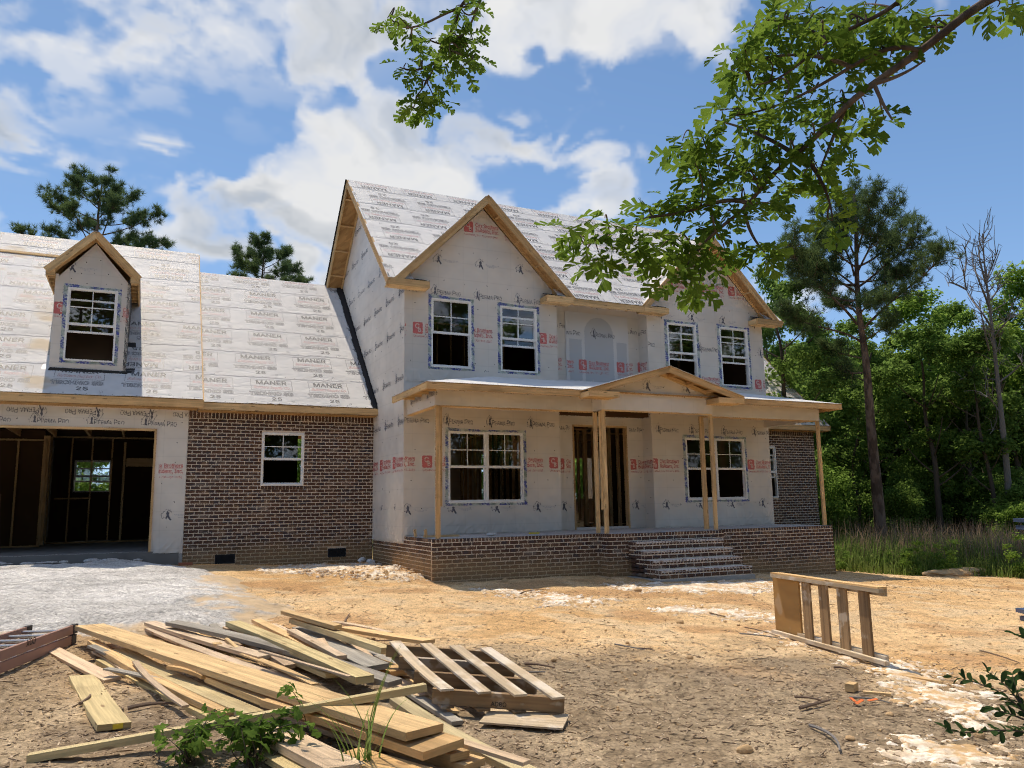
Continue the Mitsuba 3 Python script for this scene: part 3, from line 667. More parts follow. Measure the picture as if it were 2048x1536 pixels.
# eave of the recess and cornice returns
wood(H+'__fascia', lumber((4.10, 1.62, 5.47), (6.26, 1.62, 5.47), .15, .04, side=(0, 0, 1)), label='fascia board between the two gables')
for i in range(5):
    x = B0+.35+.5*i; wood(H+'__rafter_tail', lumber((x, 1.65, mainz(1.65)-.16), (x, RY-.02, mainz(RY)-.16), .09, .04, side=(0, -.69, .72)))
for x0, x1, sd in ((-.47, .47, 1), (3.42, 4.14, -1), (6.20, 6.95, 1), (9.90, 10.80, -1)):
    wood(H+'__cornice_return', [lumber((x0, 1.60, 5.49), (x1, 1.60, 5.49), .15, .04, side=(0, 0, 1)), lumber(((x1 if sd > 0 else x0), 1.62, 5.49), ((x1 if sd > 0 else x0), 1.93, 5.49), .13, .04, side=(0, 0, 1)),
        lumber(((x0 if sd > 0 else x1), 1.62, 5.49), ((x0 if sd > 0 else x1), 1.93 if abs(x0) > .48 or x0 > 0 else 1.74, 5.49), .13, .04, side=(0, 0, 1)), lumber((x0, 1.78, 5.43), (x1, 1.78, 5.43), .30, .012, side=(0, 1, 0)), lumber(((x0+x1)/2, 1.62, 5.44), ((x0+x1)/2, 1.93, 5.44), .05, .04, side=(1, 0, 0))])
    f = Fr((min(x0, x1), 1.60, 5.57), (1, 0, 0), (0, 1, .35))
    xa = x0 if sd < 0 else x0+.25
    obj(H+'__return_cap', f.slab(sbox(.05 if sd < 0 else .28, .02, (x1-x0)-(.28 if sd < 0 else .05), .34), .0, .012), 'felt', label='black paper cap on a cornice return')
# --- link, garage and right wing roofs
def low_roof(key, x0, x1, y0, z0, s, yr, plan, seed, depth, label):
    f = slope_fr(0, y0, z0, s); c = math.sqrt(1+s*s); L = (yr-y0)*c; p = sbox(x0, 0, x1, L)
    bk = Fr((0, 2*yr-y0, z0), (-1, 0, 0), (0, -1, s))
    obj(key, cat([f.slab(p, -.10, 0), bk.slab(sbox(-x1, 0, -x0, L), -.10, 0)]), 'osb', label=label)
    sheets(key, f, p, 0, L, plan, seed=seed)
    obj(key+'__sheet', bk.slab(sbox(-x1, -.03, -x0, L), .004, .008), 'underlayment')
    return f, L
low_roof(H+'__link_roof', -4.05, -.05, 4.05, 2.985, 1.0, 8.20, [(.25, 0, None), (-.05, 0, None), (.30, 0, None), (.30, 0, None), (.35, 0, None), (.1, 0, None)], 4, 1, 'link roof in printed underlayment between garage and main block')
low_roof(H+'__garage_roof', -11.6, -3.97, 4.03, 3.035, 1.0, 8.85, [(.28, 0, None), (.10, 0, -5.5), (.0, 0, None), (.52, 0, None), (.18, 1, None), (.62, 1, None), (.2, 1, None)], 5, 1, 'garage roof in printed underlayment carrying the dormer')
low_roof(H+'__wing_roof', W+.02, 14.95, 4.05, 2.985, 1.0, 8.20, [(.25, 1, None), (-.1, 0, None), (.3, 1, None)], 6, 1, 'right wing roof beyond the porch')
wood(H+'__fascia', lumber((-4.05, 4.04, 2.90), (.0, 4.04, 2.90), .15, .04, side=(0, 0, 1)), label='fascia board of the link roof')
wood(H+'__fascia', lumber((-11.6, 4.01, 2.94), (-3.95, 4.01, 2.94), .17, .04, side=(0, 0, 1)), label='fascia board of the garage roof')
wood(H+'__fascia', lumber((W, 4.04, 2.90), (14.95, 4.04, 2.90), .15, .04, side=(0, 0, 1)), label='fascia board of the right wing')
obj(H+'__soffit', cat([bx(-4.05, -.02, 4.06, LY+.02, 2.80, 2.815), bx(-11.6, -4.06, 4.04, LY+.02, 2.835, 2.85), bx(W+.02, 14.9, 4.06, LY+.02, 2.80, 2.815)]), 'osb')
for xr in (14.95,):
    wood(H+'__rake_board', lumber((xr, 4.05, 2.90), (xr, 8.2, 7.05), .15, .04, side=(0, -.7, .7)))
wood(H+'__rake_board', lumber((-3.96, 4.05, 2.97), (-3.96, 8.85, 7.77), .13, .03, side=(0, -.7, .7)))
obj(H+'__wall', right(-4.0).slab(Polygon([(4.5, 2.8), (13.2, 2.8), (8.85, 7.2)]), -.1, 0), 'house_wrap')
obj(H+'__wall', right(14.6).slab(Polygon([(4.5, -1.4), (12, -1.4), (12, 2.8), (8.2, 6.9), (4.5, 3.2)]), -.1, 0), 'house_wrap')
# dark step flashing where the link roof meets the side wall
ff = slope_fr(0, 4.05, 2.985, 1.0); rgf = np.random.default_rng(8)
edge = [(-.10-.05*rgf.random()-.07*(i/40), 5.87*i/40) for i in range(41)]
obj(H+'__flashing', ff.slab(Polygon([(-.02, 0)]+edge+[(-.02, 5.87)]), .026, .034), 'felt', label='black felt strip where the link roof meets the wall')
obj(H+'__flashing', SL_.slab(Polygon([(-4.08-.0, 3.0)]+[(-4.1-4.1*t, 3.02+4.1*t+.06+.05*rgf.random()) for t in np.linspace(0, 1, 40)]+[(-8.2, 7.08)]), .002, .008), 'felt')
wood(H+'__nailing_strip', lumber((-11.5, 4.03+5.78*.7071, 3.035+5.78*.7071+.035), (-6.95, 4.03+5.75*.7071, 3.035+5.75*.7071+.035), .11, .03, side=(0, .7, .7)), label='bare wooden cleat nailed across the upper garage roof left of the dormer')
# --- dormer
DX0, DX1, DY = -7.02, -5.55, 4.62; dzb = DY-1.0; xc = (DX0+DX1)/2; DW = (-6.77, -5.79, 3.85, 5.47); hd = .90; zr = 6.74; ze = zr-hd*1.04
FD = front(DY)
dq = skin(FD, Polygon([(DX0, dzb-.05), (DX1, dzb-.05), (DX1, 5.62), (xc, 6.52), (DX0, 5.62)]), [DW], label='narrow front wall of the roof dormer in wrap')
rows(FD, dq, [('c', DX0+.01, 4.86, 0)]); put_print(FD, dq, 'perma_ink', at(SL, xc-.58, 5.86)); put_print(FD, dq, 'fine_ink', at(SLF, xc-.58, 5.86)); nails(FD, dq, .3, .25)
window(FD, DW, raised=True, label='dormer window above the garage')
for x, f in ((DX0, left(DX0)), (DX1, right(DX1))):
    p = Polygon([(DY, dzb-.05), (DY, 5.75), (6.9, 5.75)]); p = affinity.scale(p, -1, 1, origin=(0, 0)) if x == DX0 else p
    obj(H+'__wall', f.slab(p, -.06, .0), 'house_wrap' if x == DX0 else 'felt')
obj(H+'__inner_wall', cat([slope_fr(0, 4.05, 3.035, 1.0).slab(sbox(DX0+.03, .95, DX1-.03, 4.0), .03, .05), bx(DX0+.02, DX1-.02, DY+1.5, DY+1.53, dzb+.8, 6.2), bx(DX0+.02, DX1-.02, DY+.16, 7.2, 5.72, 5.75)]), 'shaded_inner_board')  # dark lining added inside the dormer to make its window look shaded
s = 1.04; c = math.sqrt(1+s*s)
for sg in (-1, 1):
    f = Fr((xc-hd, 8.0, ze), (0, -1, 0), (1, 0, s)) if sg < 0 else Fr((xc+hd, DY-.2, ze), (0, 1, 0), (-1, 0, s))
    L = 8.0-DY+.2
    obj(H+'__dormer_roof', f.slab(sbox(0, 0, L, hd*c), -.05, 0), 'osb'); obj(H+'__dormer_roof__sheet', f.slab(sbox(0, -.03, L, hd*c), .003, .008), 'underlayment')
    n_ = (sg*s/c, 0, 1/c)
    wood(H+'__rake_board', lumber((xc+sg*hd, DY-.2, ze-.06), (xc, DY-.2, zr-.06), .15, .04, side=n_))
    wood(H+'__rake_board', lumber((xc+sg*(hd-.05), DY-.03, ze-.06), (xc, DY-.03, zr-.13), .09, .04, side=n_))
    wood(H+'__fascia', lumber((xc+sg*(hd-.01), DY-.2, ze-.09), (xc+sg*(hd-.01), 6.85, ze-.09), .14, .03, side=(0, 0, 1)))
    for i in range(6): wood(H+'__lookout', lumber((xc+sg*(hd-.03), DY+.02+.33*i, ze-.11), (xc+sg*(hd-.17), DY+.02+.33*i, ze-.11), .08, .04, side=(0, 0, 1)))
    wood(H+'__cornice_return', lumber((xc+sg*(hd-.0), DY-.19, ze-.09), (xc+sg*(hd-.17), DY-.19, ze-.09), .14, .03, side=(0, 0, 1)))
obj(H+'__dormer_apron', cat([FD.slab(Polygon([(DX0-.06, dzb-.10), (DX1+.10, dzb-.12), (DX1+.02, dzb+.05), (DX0+.02, dzb+.06)]), .0, .03)]), 'felt', label='black felt apron below the dormer')
obj(H+'__dormer_apron', slope_fr(0, 4.05, 3.035, 1.0).slab(Polygon([(DX0-.16, .62), (DX0+.0, .72), (DX0, 2.2), (DX0-.12, 2.1), (DX0-.07, 1.5)]), .022, .026), 'clear_wrap', label='white wrap skirt lapped onto the roof beside the dormer')
obj(H+'__dormer_apron', slope_fr(0, 4.05, 3.035, 1.0).slab(Polygon([(DX1, .66), (DX1+.16, .60), (DX1+.20, 1.3), (DX1+.13, 2.5), (DX1, 2.4)]), .022, .026), 'felt')
# ---------------------------------------------------------------- brickwork
BRICKS = []   # (holder, frame, a0, a1, b0, b1, h)
rb_ = np.random.default_rng(12)
def courses(holder, fr, a0, a1, zt, zb, bl=.2032, bh=.0794, j=.0130, holes=(), cap=None, soldier=None, shift=0.0, header_every=None, proud=.006, top_profile=None):
    """Running bond from zt down to zb. cap: rowlock on top; soldier: soldier course on top."""
    def put(x0, x1, z0, z1):
        for (hx0, hx1, hz0, hz1) in holes:
            if x1 > hx0 and x0 < hx1 and z1 > hz0+.02 and z0 < hz1-.02:
                if x0 < hx0-.03: put(x0, hx0-.008, z0, z1)
                if x1 > hx1+.03: put(hx1+.008, x1, z0, z1)
                return
        if x1-x0 > .02: BRICKS.append((holder, fr, x0, x1, z0, z1, proud+rb_.normal(0, .0016)))
    z = zt; k = 0
    if soldier:
        n = int(round((a1-a0)/bh)); w = (a1-a0)/n
        for i in range(n): put(a0+i*w+j/2, a0+(i+1)*w-j/2, z-bl+j, z)
        z -= bl
    if cap:
        n = int(round((a1-a0)/bh)); w = (a1-a0)/n
        for i in range(n): put(a0+i*w+j/2, a0+(i+1)*w-j/2, z-bh+j, z)
        z -= bh
    while z-bh > zb-.5*bh:
        x = a0-(bl/2 if k % 2 else 0)-shift
        hw = bl
        while x < a1:
            q0, q1 = max(x, a0)+(j/2 if x >= a0 else 0), min(x+hw, a1)-(j/2 if x+hw <= a1 else 0)
            jit = rb_.normal(0, .0012)
            if q1-q0 > .03: put(q0, q1, z-bh+j+jit, z+jit)
            x += hw
        z -= bh; k += 1
def mortar(fr, poly, th=.09, key='brick_wall', label=None, h=0.0):
    return obj(H+'__'+key, fr.slab(poly, h-th, h), 'mortar', label=label)
FL_ = front(LY)
LW = (-2.63, -1.67, 1.15, 2.38)
V1 = (-3.55, -3.13, -.56, -.36); V2 = (-1.06, -.64, -.52, -.32)
k = mortar(FL_, sbox(-4.22, -.95, -.0, 2.86).difference(unary_union([hole(LW), hole(V1, -.01), hole(V2, -.01)])), label='brick wall of the link between garage and main block')
courses(k, FL_, -4.22, -.004, 2.855, -.95, soldier=True, holes=[LW, V1, V2, (LW[0], LW[1], LW[2]-.09, LW[2])])
n = 12; w = (LW[1]-LW[0])/n
for i in range(n): BRICKS.append((k, FL_, LW[0]+i*w+.005, LW[0]+(i+1)*w-.005, LW[2]-.085, LW[2]-.003, .018))
window(FL_, LW, h0=.012, raised=False, tape=False, label='single window in the brick link wall')
for v in (V1, V2):
    kk = H+'__foundation_vent'; kk = obj(kk, FL_.slab(hole(v).difference(hole(v, -.022)), -.02, .014), 'felt')
    obj(kk+'__louvre', cat([FL_.box(v[0]+.02+i*.024, v[0]+.03+i*.024, v[2]+.02, v[3]-.02, -.02, .008) for i in range(16)]+[FL_.box(v[0]+.02, v[1]-.02, v[2]+.02, v[3]-.02, -.04, -.03)]), 'felt')
# garage front: wrap with the wide opening, jambs, block footing
GO = (-10.4, -4.86, -.24, 2.40)
FG = front(LY)
gq = skin(FG, sbox(-11.2, -.30, -4.225, 2.86), [GO], label='garage front in white wrap around the wide opening', h=.02)
FGp = front(LY-.02)
rows(FGp, gq, [('p', -7.42+.14, 2.46, 0), ('p', -7.66, 2.66, 1), ('c', -5.18, 1.40, 0), ('s', -4.70, .46, 0)]); nails(FGp, gq, .5, .45)
obj(H+'__footing', FG.slab(sbox(-4.85, -.95, -4.225, -.30), -.1, .012), 'concrete', label='grey block footing under the garage corner')
courses(k, FG, -4.85, -4.225, -.31, -.9, bl=.39, bh=.11, proud=.018) if False else None
wood(H+'__door_frame', [lumber((GO[1]-.02, LY+.02, -.24), (GO[1]-.02, LY+.02, 2.40), .15, .045, side=(0, 1, 0), tone=0), lumber((GO[0], LY+.02, 2.38), (GO[1]-.045, LY+.02, 2.38), .15, .045, side=(0, 1, 0))], label='fresh timber frame lining the garage opening')
# garage inside
obj(H+'__garage_slab', bx(-11.2, -4.3, LY-.03, 13.2, -.9, -.24), 'shaded_garage_floor', label='concrete garage floor slab')
obj(H+'__inner_wall', cat([bx(-11.25, -11.2, LY, 13.2, -.24, 2.8), bx(-4.35, -4.30, LY+.1, 13.2, -.24, 2.8), bx(-11.2, -7.45, 9.2, 9.22, -.24, 2.75), Fr((0, 13.2, 0), (1, 0, 0), (0, 0, 1)).slab(sbox(-7.6, -.24, -4.3, 2.8).difference(sbox(-7.02, 1.22, -6.0, 2.2)), -.05, 0)]), 'shaded_inner_board')
wood(H+'__stud_wall', stud_wall(-11.1, -7.4, 9.1, 9.1, -.24, 2.5, .62), label='stud wall at the back left of the garage')
PY = 10.9
l = stud_wall(-7.45, -4.4, PY, PY, -.24, 2.74, .49, opening=(.62, .90))
l += [lumber((-5.55, PY, 2.02), (-4.68, PY, 2.02), .09, .24, side=(0, 1, 0)), lumber((-7.3, PY, 1.0), (-6.4, PY, 1.0), .09, .04, side=(0, 1, 0)), lumber((-7.40, 9.2, -.2), (-7.40, 9.2, 2.6), .09, .14, side=(0, 1, 0)), lumber((-4.66, PY, -.2), (-4.66, PY, 2.6), .09, .08, side=(0, 1, 0)), lumber((-5.6, PY, -.2), (-5.6, PY, 2.6), .09, .06, side=(0, 1, 0))]
wood(H+'__stud_wall', l, label='open stud partition inside the garage')
window(Fr((0, 13.17, 0), (1, 0, 0), (0, 0, 1)), (-7.02, -6.0, 1.22, 2.2), raised=True, tape=False, label='far back window seen through the garage')
for i in range(9): wood(H+'__ceiling_joist', lumber((-11.2+.8*i, LY+.2, 2.66), (-11.2+.8*i, 9.1, 2.66), .18, .04, side=(0, 0, 1)))
obj(H+'__soffit', bx(-11.2, -4.3, LY+.1, 13.2, 2.80, 2.82), 'shaded_inner_board')
obj(H+'__inner_wall', cat([bx(-4.2, 0, 8.0, 8.05, -.2, .6), bx(-4.2, -1.2, 8.0, 8.05, .6, 2.8), bx(-.5, 0, 8.0, 8.05, .6, 2.8), bx(-4.2, 0, LY+.1, 8.05, 2.70, 2.75), bx(-4.2, 0, LY+.1, 8.05, -.2, -.15)]), 'shaded_inner_board')
obj(H+'__house_back', cat([bx(-11.2, -7.6, 13.2, 13.25, -.9, 2.8), bx(W, 14.6, 12, 12.05, -1.4, 2.8)]), 'house_wrap')
# main block foundation (left side and below the wrap)
k2 = mortar(left(.02), sbox(-LY+.01, -1.0, -.06, -.13), label='mud splashed brick foundation along the left side')
courses(k2, left(.02), -LY+.012, -.0, -.0794, -1.0)
# porch base
FP = front(0.0); X1, X2 = 3.664, 6.650; YP = -.405
kp = mortar(FP, sbox(-.02, -1.1, X1, -.005), label='brick porch base left of the steps')
courses(kp, FP, -.03, X1, .0, -1.05, cap=True)
kr = mortar(FP, sbox(X2, -1.6, W+.02, -.005), label='brick porch base right of the steps')
courses(kr, FP, X2, W+.03, .0, -1.45, cap=True)
FC = front(YP)
kc = mortar(FC, sbox(X1, -1.2, X2, -.005), label='projecting brick porch base behind the steps')
courses(kc, FC, X1-.01, X2+.01, .0, -1.1, cap=True)
for x, f, a0, a1 in ((X1, left(X1), .0, -YP), (X2, right(X2), YP, 0)):
    kk = mortar(f, sbox(a0, -1.2, a1, -.005)); courses(kk, f, a0, a1, .0, -1.1, cap=True)
kk = mortar(left(.018), sbox(-1.92, -.13, 0, -.005))
courses(kk, left(.018), -1.90, .0, .0, -.085, cap=True)
f = right(W+.02); kk = mortar(f, sbox(0, -1.7, 1.95, -.005)); courses(kk, f, 0, 1.9, 0, -1.5, cap=True)
obj(H+'__porch_slab', cat([bx(.05, W-.03, .06, 2.3, -.3, .004), bx(X1+.05, X2-.05, YP+.07, .06, -.3, .004), bx(B0, B1, 2.3, RY+.02, -.3, .004)]), 'concrete', label='grey concrete porch floor')
# steps
SX0, SX1 = 4.13, 6.40; RI = .172; TR = .28
ks = H+'__brick_step'
for i in range(4):
    y0 = YP-TR*(i+1); zt = -RI*(i+1)
    f = front(y0); kk = obj(ks, bx(SX0, SX1, y0, y0+TR, -1.0 if i == 3 else zt-RI-.1, zt-.004), 'mortar')
    if i == 0: tag(kk, 'brick front steps with pale dusty treads')
    courses(kk, f, SX0-.005, SX1+.005, zt, zt-RI+.01, bh=RI/2, cap=True, j=.017, proud=.008)
    tread = Fr((0, y0, zt-.004), (1, 0, 0), (0, 1, 0))
    nb = 28; w = (SX1-SX0)/nb
    for q in range(nb): BRICKS.append((kk, tread, SX0+q*w+.008, SX0+(q+1)*w-.008, -.012, TR*.68, .005, 'dusty_brick'))
    fl = left(SX0); courses(kk, fl, -(y0+TR)+.0, -y0+.008, zt, -.86, bl=.2032, bh=RI/2, cap=True, j=.017, proud=.007) if i == 3 else courses(kk, fl, -(y0+TR), -y0, zt, -.86, bh=RI/2, cap=(i % 2 == 1), j=.017, proud=.007)
    fl = right(SX1); courses(kk, fl, y0, y0+TR, zt, -.86, bh=RI/2, cap=True, j=.017, proud=.007)
obj(H+'__footing', bx(SX0-.05, SX1+.05, YP-4*TR-.02, YP, -1.1, -.865), 'concrete', label='concrete footing below the brick steps')
# right wing
fw = front(LY); WW = (12.30, 12.92, .72, 2.30)
kw = mortar(fw, sbox(W, -1.5, 14.6, 2.86).difference(hole(WW)), label='brick front wall of the right wing behind the porch')
courses(kw, fw, W, 14.6, 2.855, -1.4, soldier=True, holes=[WW])
window(fw, WW, h0=.03, raised=True, tape=False, label='narrow window in the right brick wing')
obj(H+'__inner_wall', cat([bx(W+.1, 14.5, 7.5, 7.55, -1.4, 2.8), bx(W+.1, 14.5, LY+.1, 7.5, 2.72, 2.76), bx(W+.1, 14.5, LY+.1, 7.5, -.1, -.05)]), 'shaded_inner_board')
# bricks: the 300 that show largest are parts, the rest one part
def brick_mesh(b):
    _, fr, a0, a1, b0, b1, h = b[:7]
    m = trimesh.creation.box((a1-a0, b1-b0, .03+h)); v = m.vertices.copy()
    c = v[:, 2] > 0; v[c, 0] *= 1-.006/(a1-a0); v[c, 1] *= 1-.006/(b1-b0)
    v += ((a0+a1)/2, (b0+b1)/2, (h-.03)/2)
    return trimesh.Trimesh(fr.map(v), m.faces, process=False)
def shown(b):
    _, fr, a0, a1, b0, b1, h = b[:7]
    c = fr.pt((a0+a1)/2, (b0+b1)/2); d = CAM-c; r = np.linalg.norm(d)
    if len(b) > 7: return 0
    s_ = abs((d/r)@fr.n)*(a1-a0)*(b1-b0)/r**2*(1 if (d@fr.n) > 0 else 0)
    q = d*-1; x = q@_r; zf = q@_f
    if zf < .1 or abs(x/zf) > .64 or fr is fw: s_ *= .2
    gh = base_h(np.array([c]))[0]
    if c[2] < gh+.05: s_ = 0
    return s_
order = np.argsort([-shown(b) for b in BRICKS]); big = set(order[:300].tolist()); rest, trd = [], []
for i, b in enumerate(BRICKS):
    if len(b) > 7: trd.append(brick_mesh(b))
    elif i in big: obj(b[0]+'__brick', brick_mesh(b), 'brick')
    else: rest.append(brick_mesh(b))
obj(H+'__brickwork', cat(rest), 'brick', kind='stuff'); obj(H+'__tread_brick', cat(trd), 'dusty_brick', kind='stuff', label='pale dusty tread bricks of the steps')

# ---------------------------------------------------------------- porch timber and roof
BY = .12; ZB, ZT = 2.605, 2.93; GX0, GX1, GY = 3.67, 6.62, -.285
FB = front(BY-.02); rg = np.random.default_rng(9)
bp = []
for x0, x1 in ((.07, GX0), (GX1, 10.33)):
    obj(H+'__porch_beam', bx(x0, x1, BY, BY+.12, ZB+.01, ZT+.05), 'lumber') if False else None
    p = sbox(x0, ZB, x1, ZT+.02); obj(H+'__porch_beam', FB.slab(p, -.14, 0), 'house_wrap', label='wrapped porch beam %s of the porch gable' % ('left' if x0 < 1 else 'right'))
    rows(FB, p, [('p', .50, 2.80, 0)]) if x0 < 1 else rows(FB, p, [('s', 8.1, 2.3, 0)]); nails(FB, p, .5, .22)
for x, f in ((.07, left(.07)), (10.33, right(10.33))):
    p = sbox(-FY, ZB, -BY+.02, ZT+.02); p = affinity.scale(p, -1, 1, origin=(0, 0)) if x > 1 else p
    obj(H+'__porch_beam', f.slab(p, -.12, 0), 'house_wrap'); rows(f, p, [('p', -1.7, 2.8, 0)]); nails(f, p, .4, .25)
FGa = front(GY)
xg = (GX0+GX1)/2; GH = 2.03; GZ0, GZ1 = 2.965, 3.555; GS = (GZ1-GZ0)/GH
gp = Polygon([(GX0, ZB), (GX1, ZB), (GX1, GZ1-.12-GS*(GX1-xg)+.0), (xg, GZ1-.12), (GX0, GZ1-.12-GS*(xg-GX0))])
obj(H+'__porch_gable', FGa.slab(gp, -.12, 0), 'house_wrap', label='wrapped low gable over the porch steps')
put_print(FGa, gp, 'perma_ink', at(SL, 4.72, 3.10)); put_print(FGa, gp, 'fine_ink', at(SLF, 4.72, 3.10)); put_print(FGa, gp, 'perma_ink', at(SL, 5.80, 3.10)); nails(FGa, gp, .55, .25)
for x, f, s_ in ((GX0, left(GX0), 1), (GX1, right(GX1), -1)):
    p = sbox(-BY, ZB, -GY, ZT) if s_ > 0 else sbox(GY, ZB, BY, ZT)
    obj(H+'__porch_gable', f.slab(p, -.1, 0.001), 'house_wrap')
wood(H+'__beam_bottom', [lumber((.1, BY+.05, ZB-.012), (GX0+.02, BY+.05, ZB-.012), .12, .02, side=(0, 1, 0)), lumber((GX1, BY+.05, ZB-.012), (10.32, BY+.05, ZB-.012), .12, .02, side=(0, 1, 0)), lumber((GX0+.02, GY+.06, ZB-.012), (GX1-.02, GY+.06, ZB-.012), .10, .02, side=(0, 1, 0)), lumber((.13, BY+.1, ZB-.012), (.13, FY-.02, ZB-.012), .10, .02, side=(1, 0, 0))])
# posts: a full stud with a shorter scab nailed behind
def post(x, y, x2, scab=None, w=.09, lean=0.0, label=None):
    k = wood(H+'__porch_post', lumber((x+lean, y, .004), (x, y, ZB-.022), w, .045, side=(1, 0, 0)), label=label)
    if scab: wood(k+'__scab', lumber((x+scab[0], y+.046, scab[1]), (x+scab[0], y+.046, ZB-.03), .09, .042, side=(1, 0, 0)))
    else: wood(k+'__scab', lumber((x2, y+.046, .004), (x2, y+.046, ZB-.03), .09, .042, side=(1, 0, 0)))
post(.125, .10, 0, (.055, .62), label='left corner porch post')
post(3.725, .10, 0, (.03, .60), w=.085, label='left post of the pair at the left of the steps')
post(3.725, GY+.05, 0, (-.03, .50), w=.095, label='right post of the pair at the left of the steps')
post(6.60, .12, 6.66, None, w=.10, label='left post of the pair at the right of the steps')
post(6.585, GY+.05, 0, (.055, .62), w=.085, label='right post of the pair at the right of the steps')
post(10.27, .12, 10.31, None, w=.09, label='right corner porch post')
# hipped porch roof
EX0, EX1, EY, EZ = -.27, 10.64, -.36, 2.985; SP = .25
run = FY-EY-.004; zt_ = EZ+SP*run
fp = Fr((0, EY, EZ), (1, 0, 0), (0, 1, SP)); cp = math.sqrt(1+SP*SP)
pp = Polygon([(EX0, 0), (EX1, 0), (EX1-run, run*cp), (EX0+run, run*cp)])
rec = Polygon([(B0+.02, run*cp-.01), (B1-.02, run*cp-.01), (B1-.02, (run+.4)*cp), (B0+.02, (run+.4)*cp)])
obj(H+'__porch_roof', fp.slab(unary_union([pp, rec]), -.03, 0), 'osb', label='low hipped porch roof')
obj(H+'__porch_roof__sheet', fp.slab(unary_union([pp.buffer(-.004), rec]), .003, .008), 'underlayment', label='white sheet on the porch roof front')
for sg, x in ((1, EX0), (-1, EX1)):
    f = Fr((x, FY, EZ), (0, -1, 0), (1, 0, SP)) if sg > 0 else Fr((x, EY, EZ), (0, 1, 0), (-1, 0, SP))
    tri = Polygon([(0, 0), (run, 0), (0, run*cp)]) if sg > 0 else Polygon([(0, 0), (run, 0), (run, run*cp)])
    obj(H+'__porch_roof__sheet', f.slab(tri, .003, .008), 'underlayment'); obj(H+'__porch_roof__deck', f.slab(tri, -.03, 0), 'osb')
    wood(H+'__fascia', lumber((x+sg*.02, EY+.02, EZ-.075), (x+sg*.02, FY-.005, EZ-.075), .12, .04, side=(0, 0, 1)))
    for i in range(4): wood(H+'__lookout', lumber((x+sg*.04, EY+.35+.45*i, EZ-.08), (x+sg*.32, EY+.35+.45*i, EZ-.08), .09, .04, side=(0, 0, 1)))
for x0, x1 in ((EX0, xg-GH+.05), (xg+GH-.05, EX1)):
    wood(H+'__fascia', lumber((x0, EY+.02, EZ-.075), (x1, EY+.02, EZ-.075), .125, .04, side=(0, 0, 1)), label='front fascia board of the porch roof, %s part' % ('left' if x0 < 0 else 'right'))
obj(H+'__soffit', cat([bx(EX0+.05, EX1-.05, EY+.04, BY-.0, EZ-.125, EZ-.115)]), 'osb') if False else None
for i in range(20):
    x = .35+.52*i
    if xg-GH+.3 < x < xg+GH-.3: continue
    rl = min(run-.02, x-EX0-.1, EX1-x-.1); wood(H+'__rafter', lumber((x, EY+.05, EZ-.085+SP*.05), (x, EY+rl, EZ-.085+SP*rl), .09, .04, side=(0, 0, 1)))
# porch gable roof
GYF = -.74; GYB = 1.82
for sg in (-1, 1):
    c = math.sqrt(1+GS*GS); n_ = np.array((sg*GS/c, 0, 1/c)); L = GYB-GYF
    f = Fr((xg-GH, GYB, GZ0), (0, -1, 0), (1, 0, GS)) if sg < 0 else Fr((xg+GH, GYF, GZ0), (0, 1, 0), (-1, 0, GS))
    xs = np.linspace(0, GH*c, 24)
    fr_e = [(L+.012+.018*rg.random() if sg < 0 else -.012-.018*rg.random(), s_) for s_ in xs]
    obj(H+'__porch_gable_roof', f.slab(sbox(0, 0, L, GH*c), -.022, 0), 'osb')
    obj(H+'__porch_gable_roof__sheet', f.slab(Polygon([((0 if sg < 0 else L), 0)]+fr_e+[((0 if sg < 0 else L), GH*c)]), .003, .009), 'underlayment')
    a = np.array((xg+sg*GH, GYF+.02, GZ0-.075)); b = np.array((xg, GYF+.02, GZ1-.075))
    wood(H+'__rake_board', lumber(a, b, .13, .04, side=n_), label='%s rake board of the porch gable' % ('left' if sg < 0 else 'right'))
    ai, bi = a+np.array((-sg*.05, GY-GYF-.065, -.02)), b+np.array((0, GY-GYF-.065, -.02)); wood(H+'__rake_board', lumber(ai, bi, .09, .04, side=n_))
    for i in range(4):
        q = a+(b-a)*(i+.5)/4; wood(H+'__lookout', lumber(q+(0, .02, -.01), q+(0, GY-GYF-.05, -.01), .08, .04, side=n_))
    x0, x1 = (xg-GH, xg-GH+.72) if sg < 0 else (xg+GH-.72, xg+GH)
    wood(H+'__cornice_return', [lumber((x0, GYF+.02, GZ0-.10), (x1, GYF+.02, GZ0-.10), .12, .04, side=(0, 0, 1)), lumber((x0, (GYF+GY)/2, GZ0-.15), (x1, (GYF+GY)/2, GZ0-.15), GY-GYF-.02, .014, side=(0, 1, 0))]+[lumber((xx, GYF+.04, GZ0-.10), (xx, GY-.01, GZ0-.10), .11, .04, side=(0, 0, 1)) for xx in (x0+.02, x1-.02)])
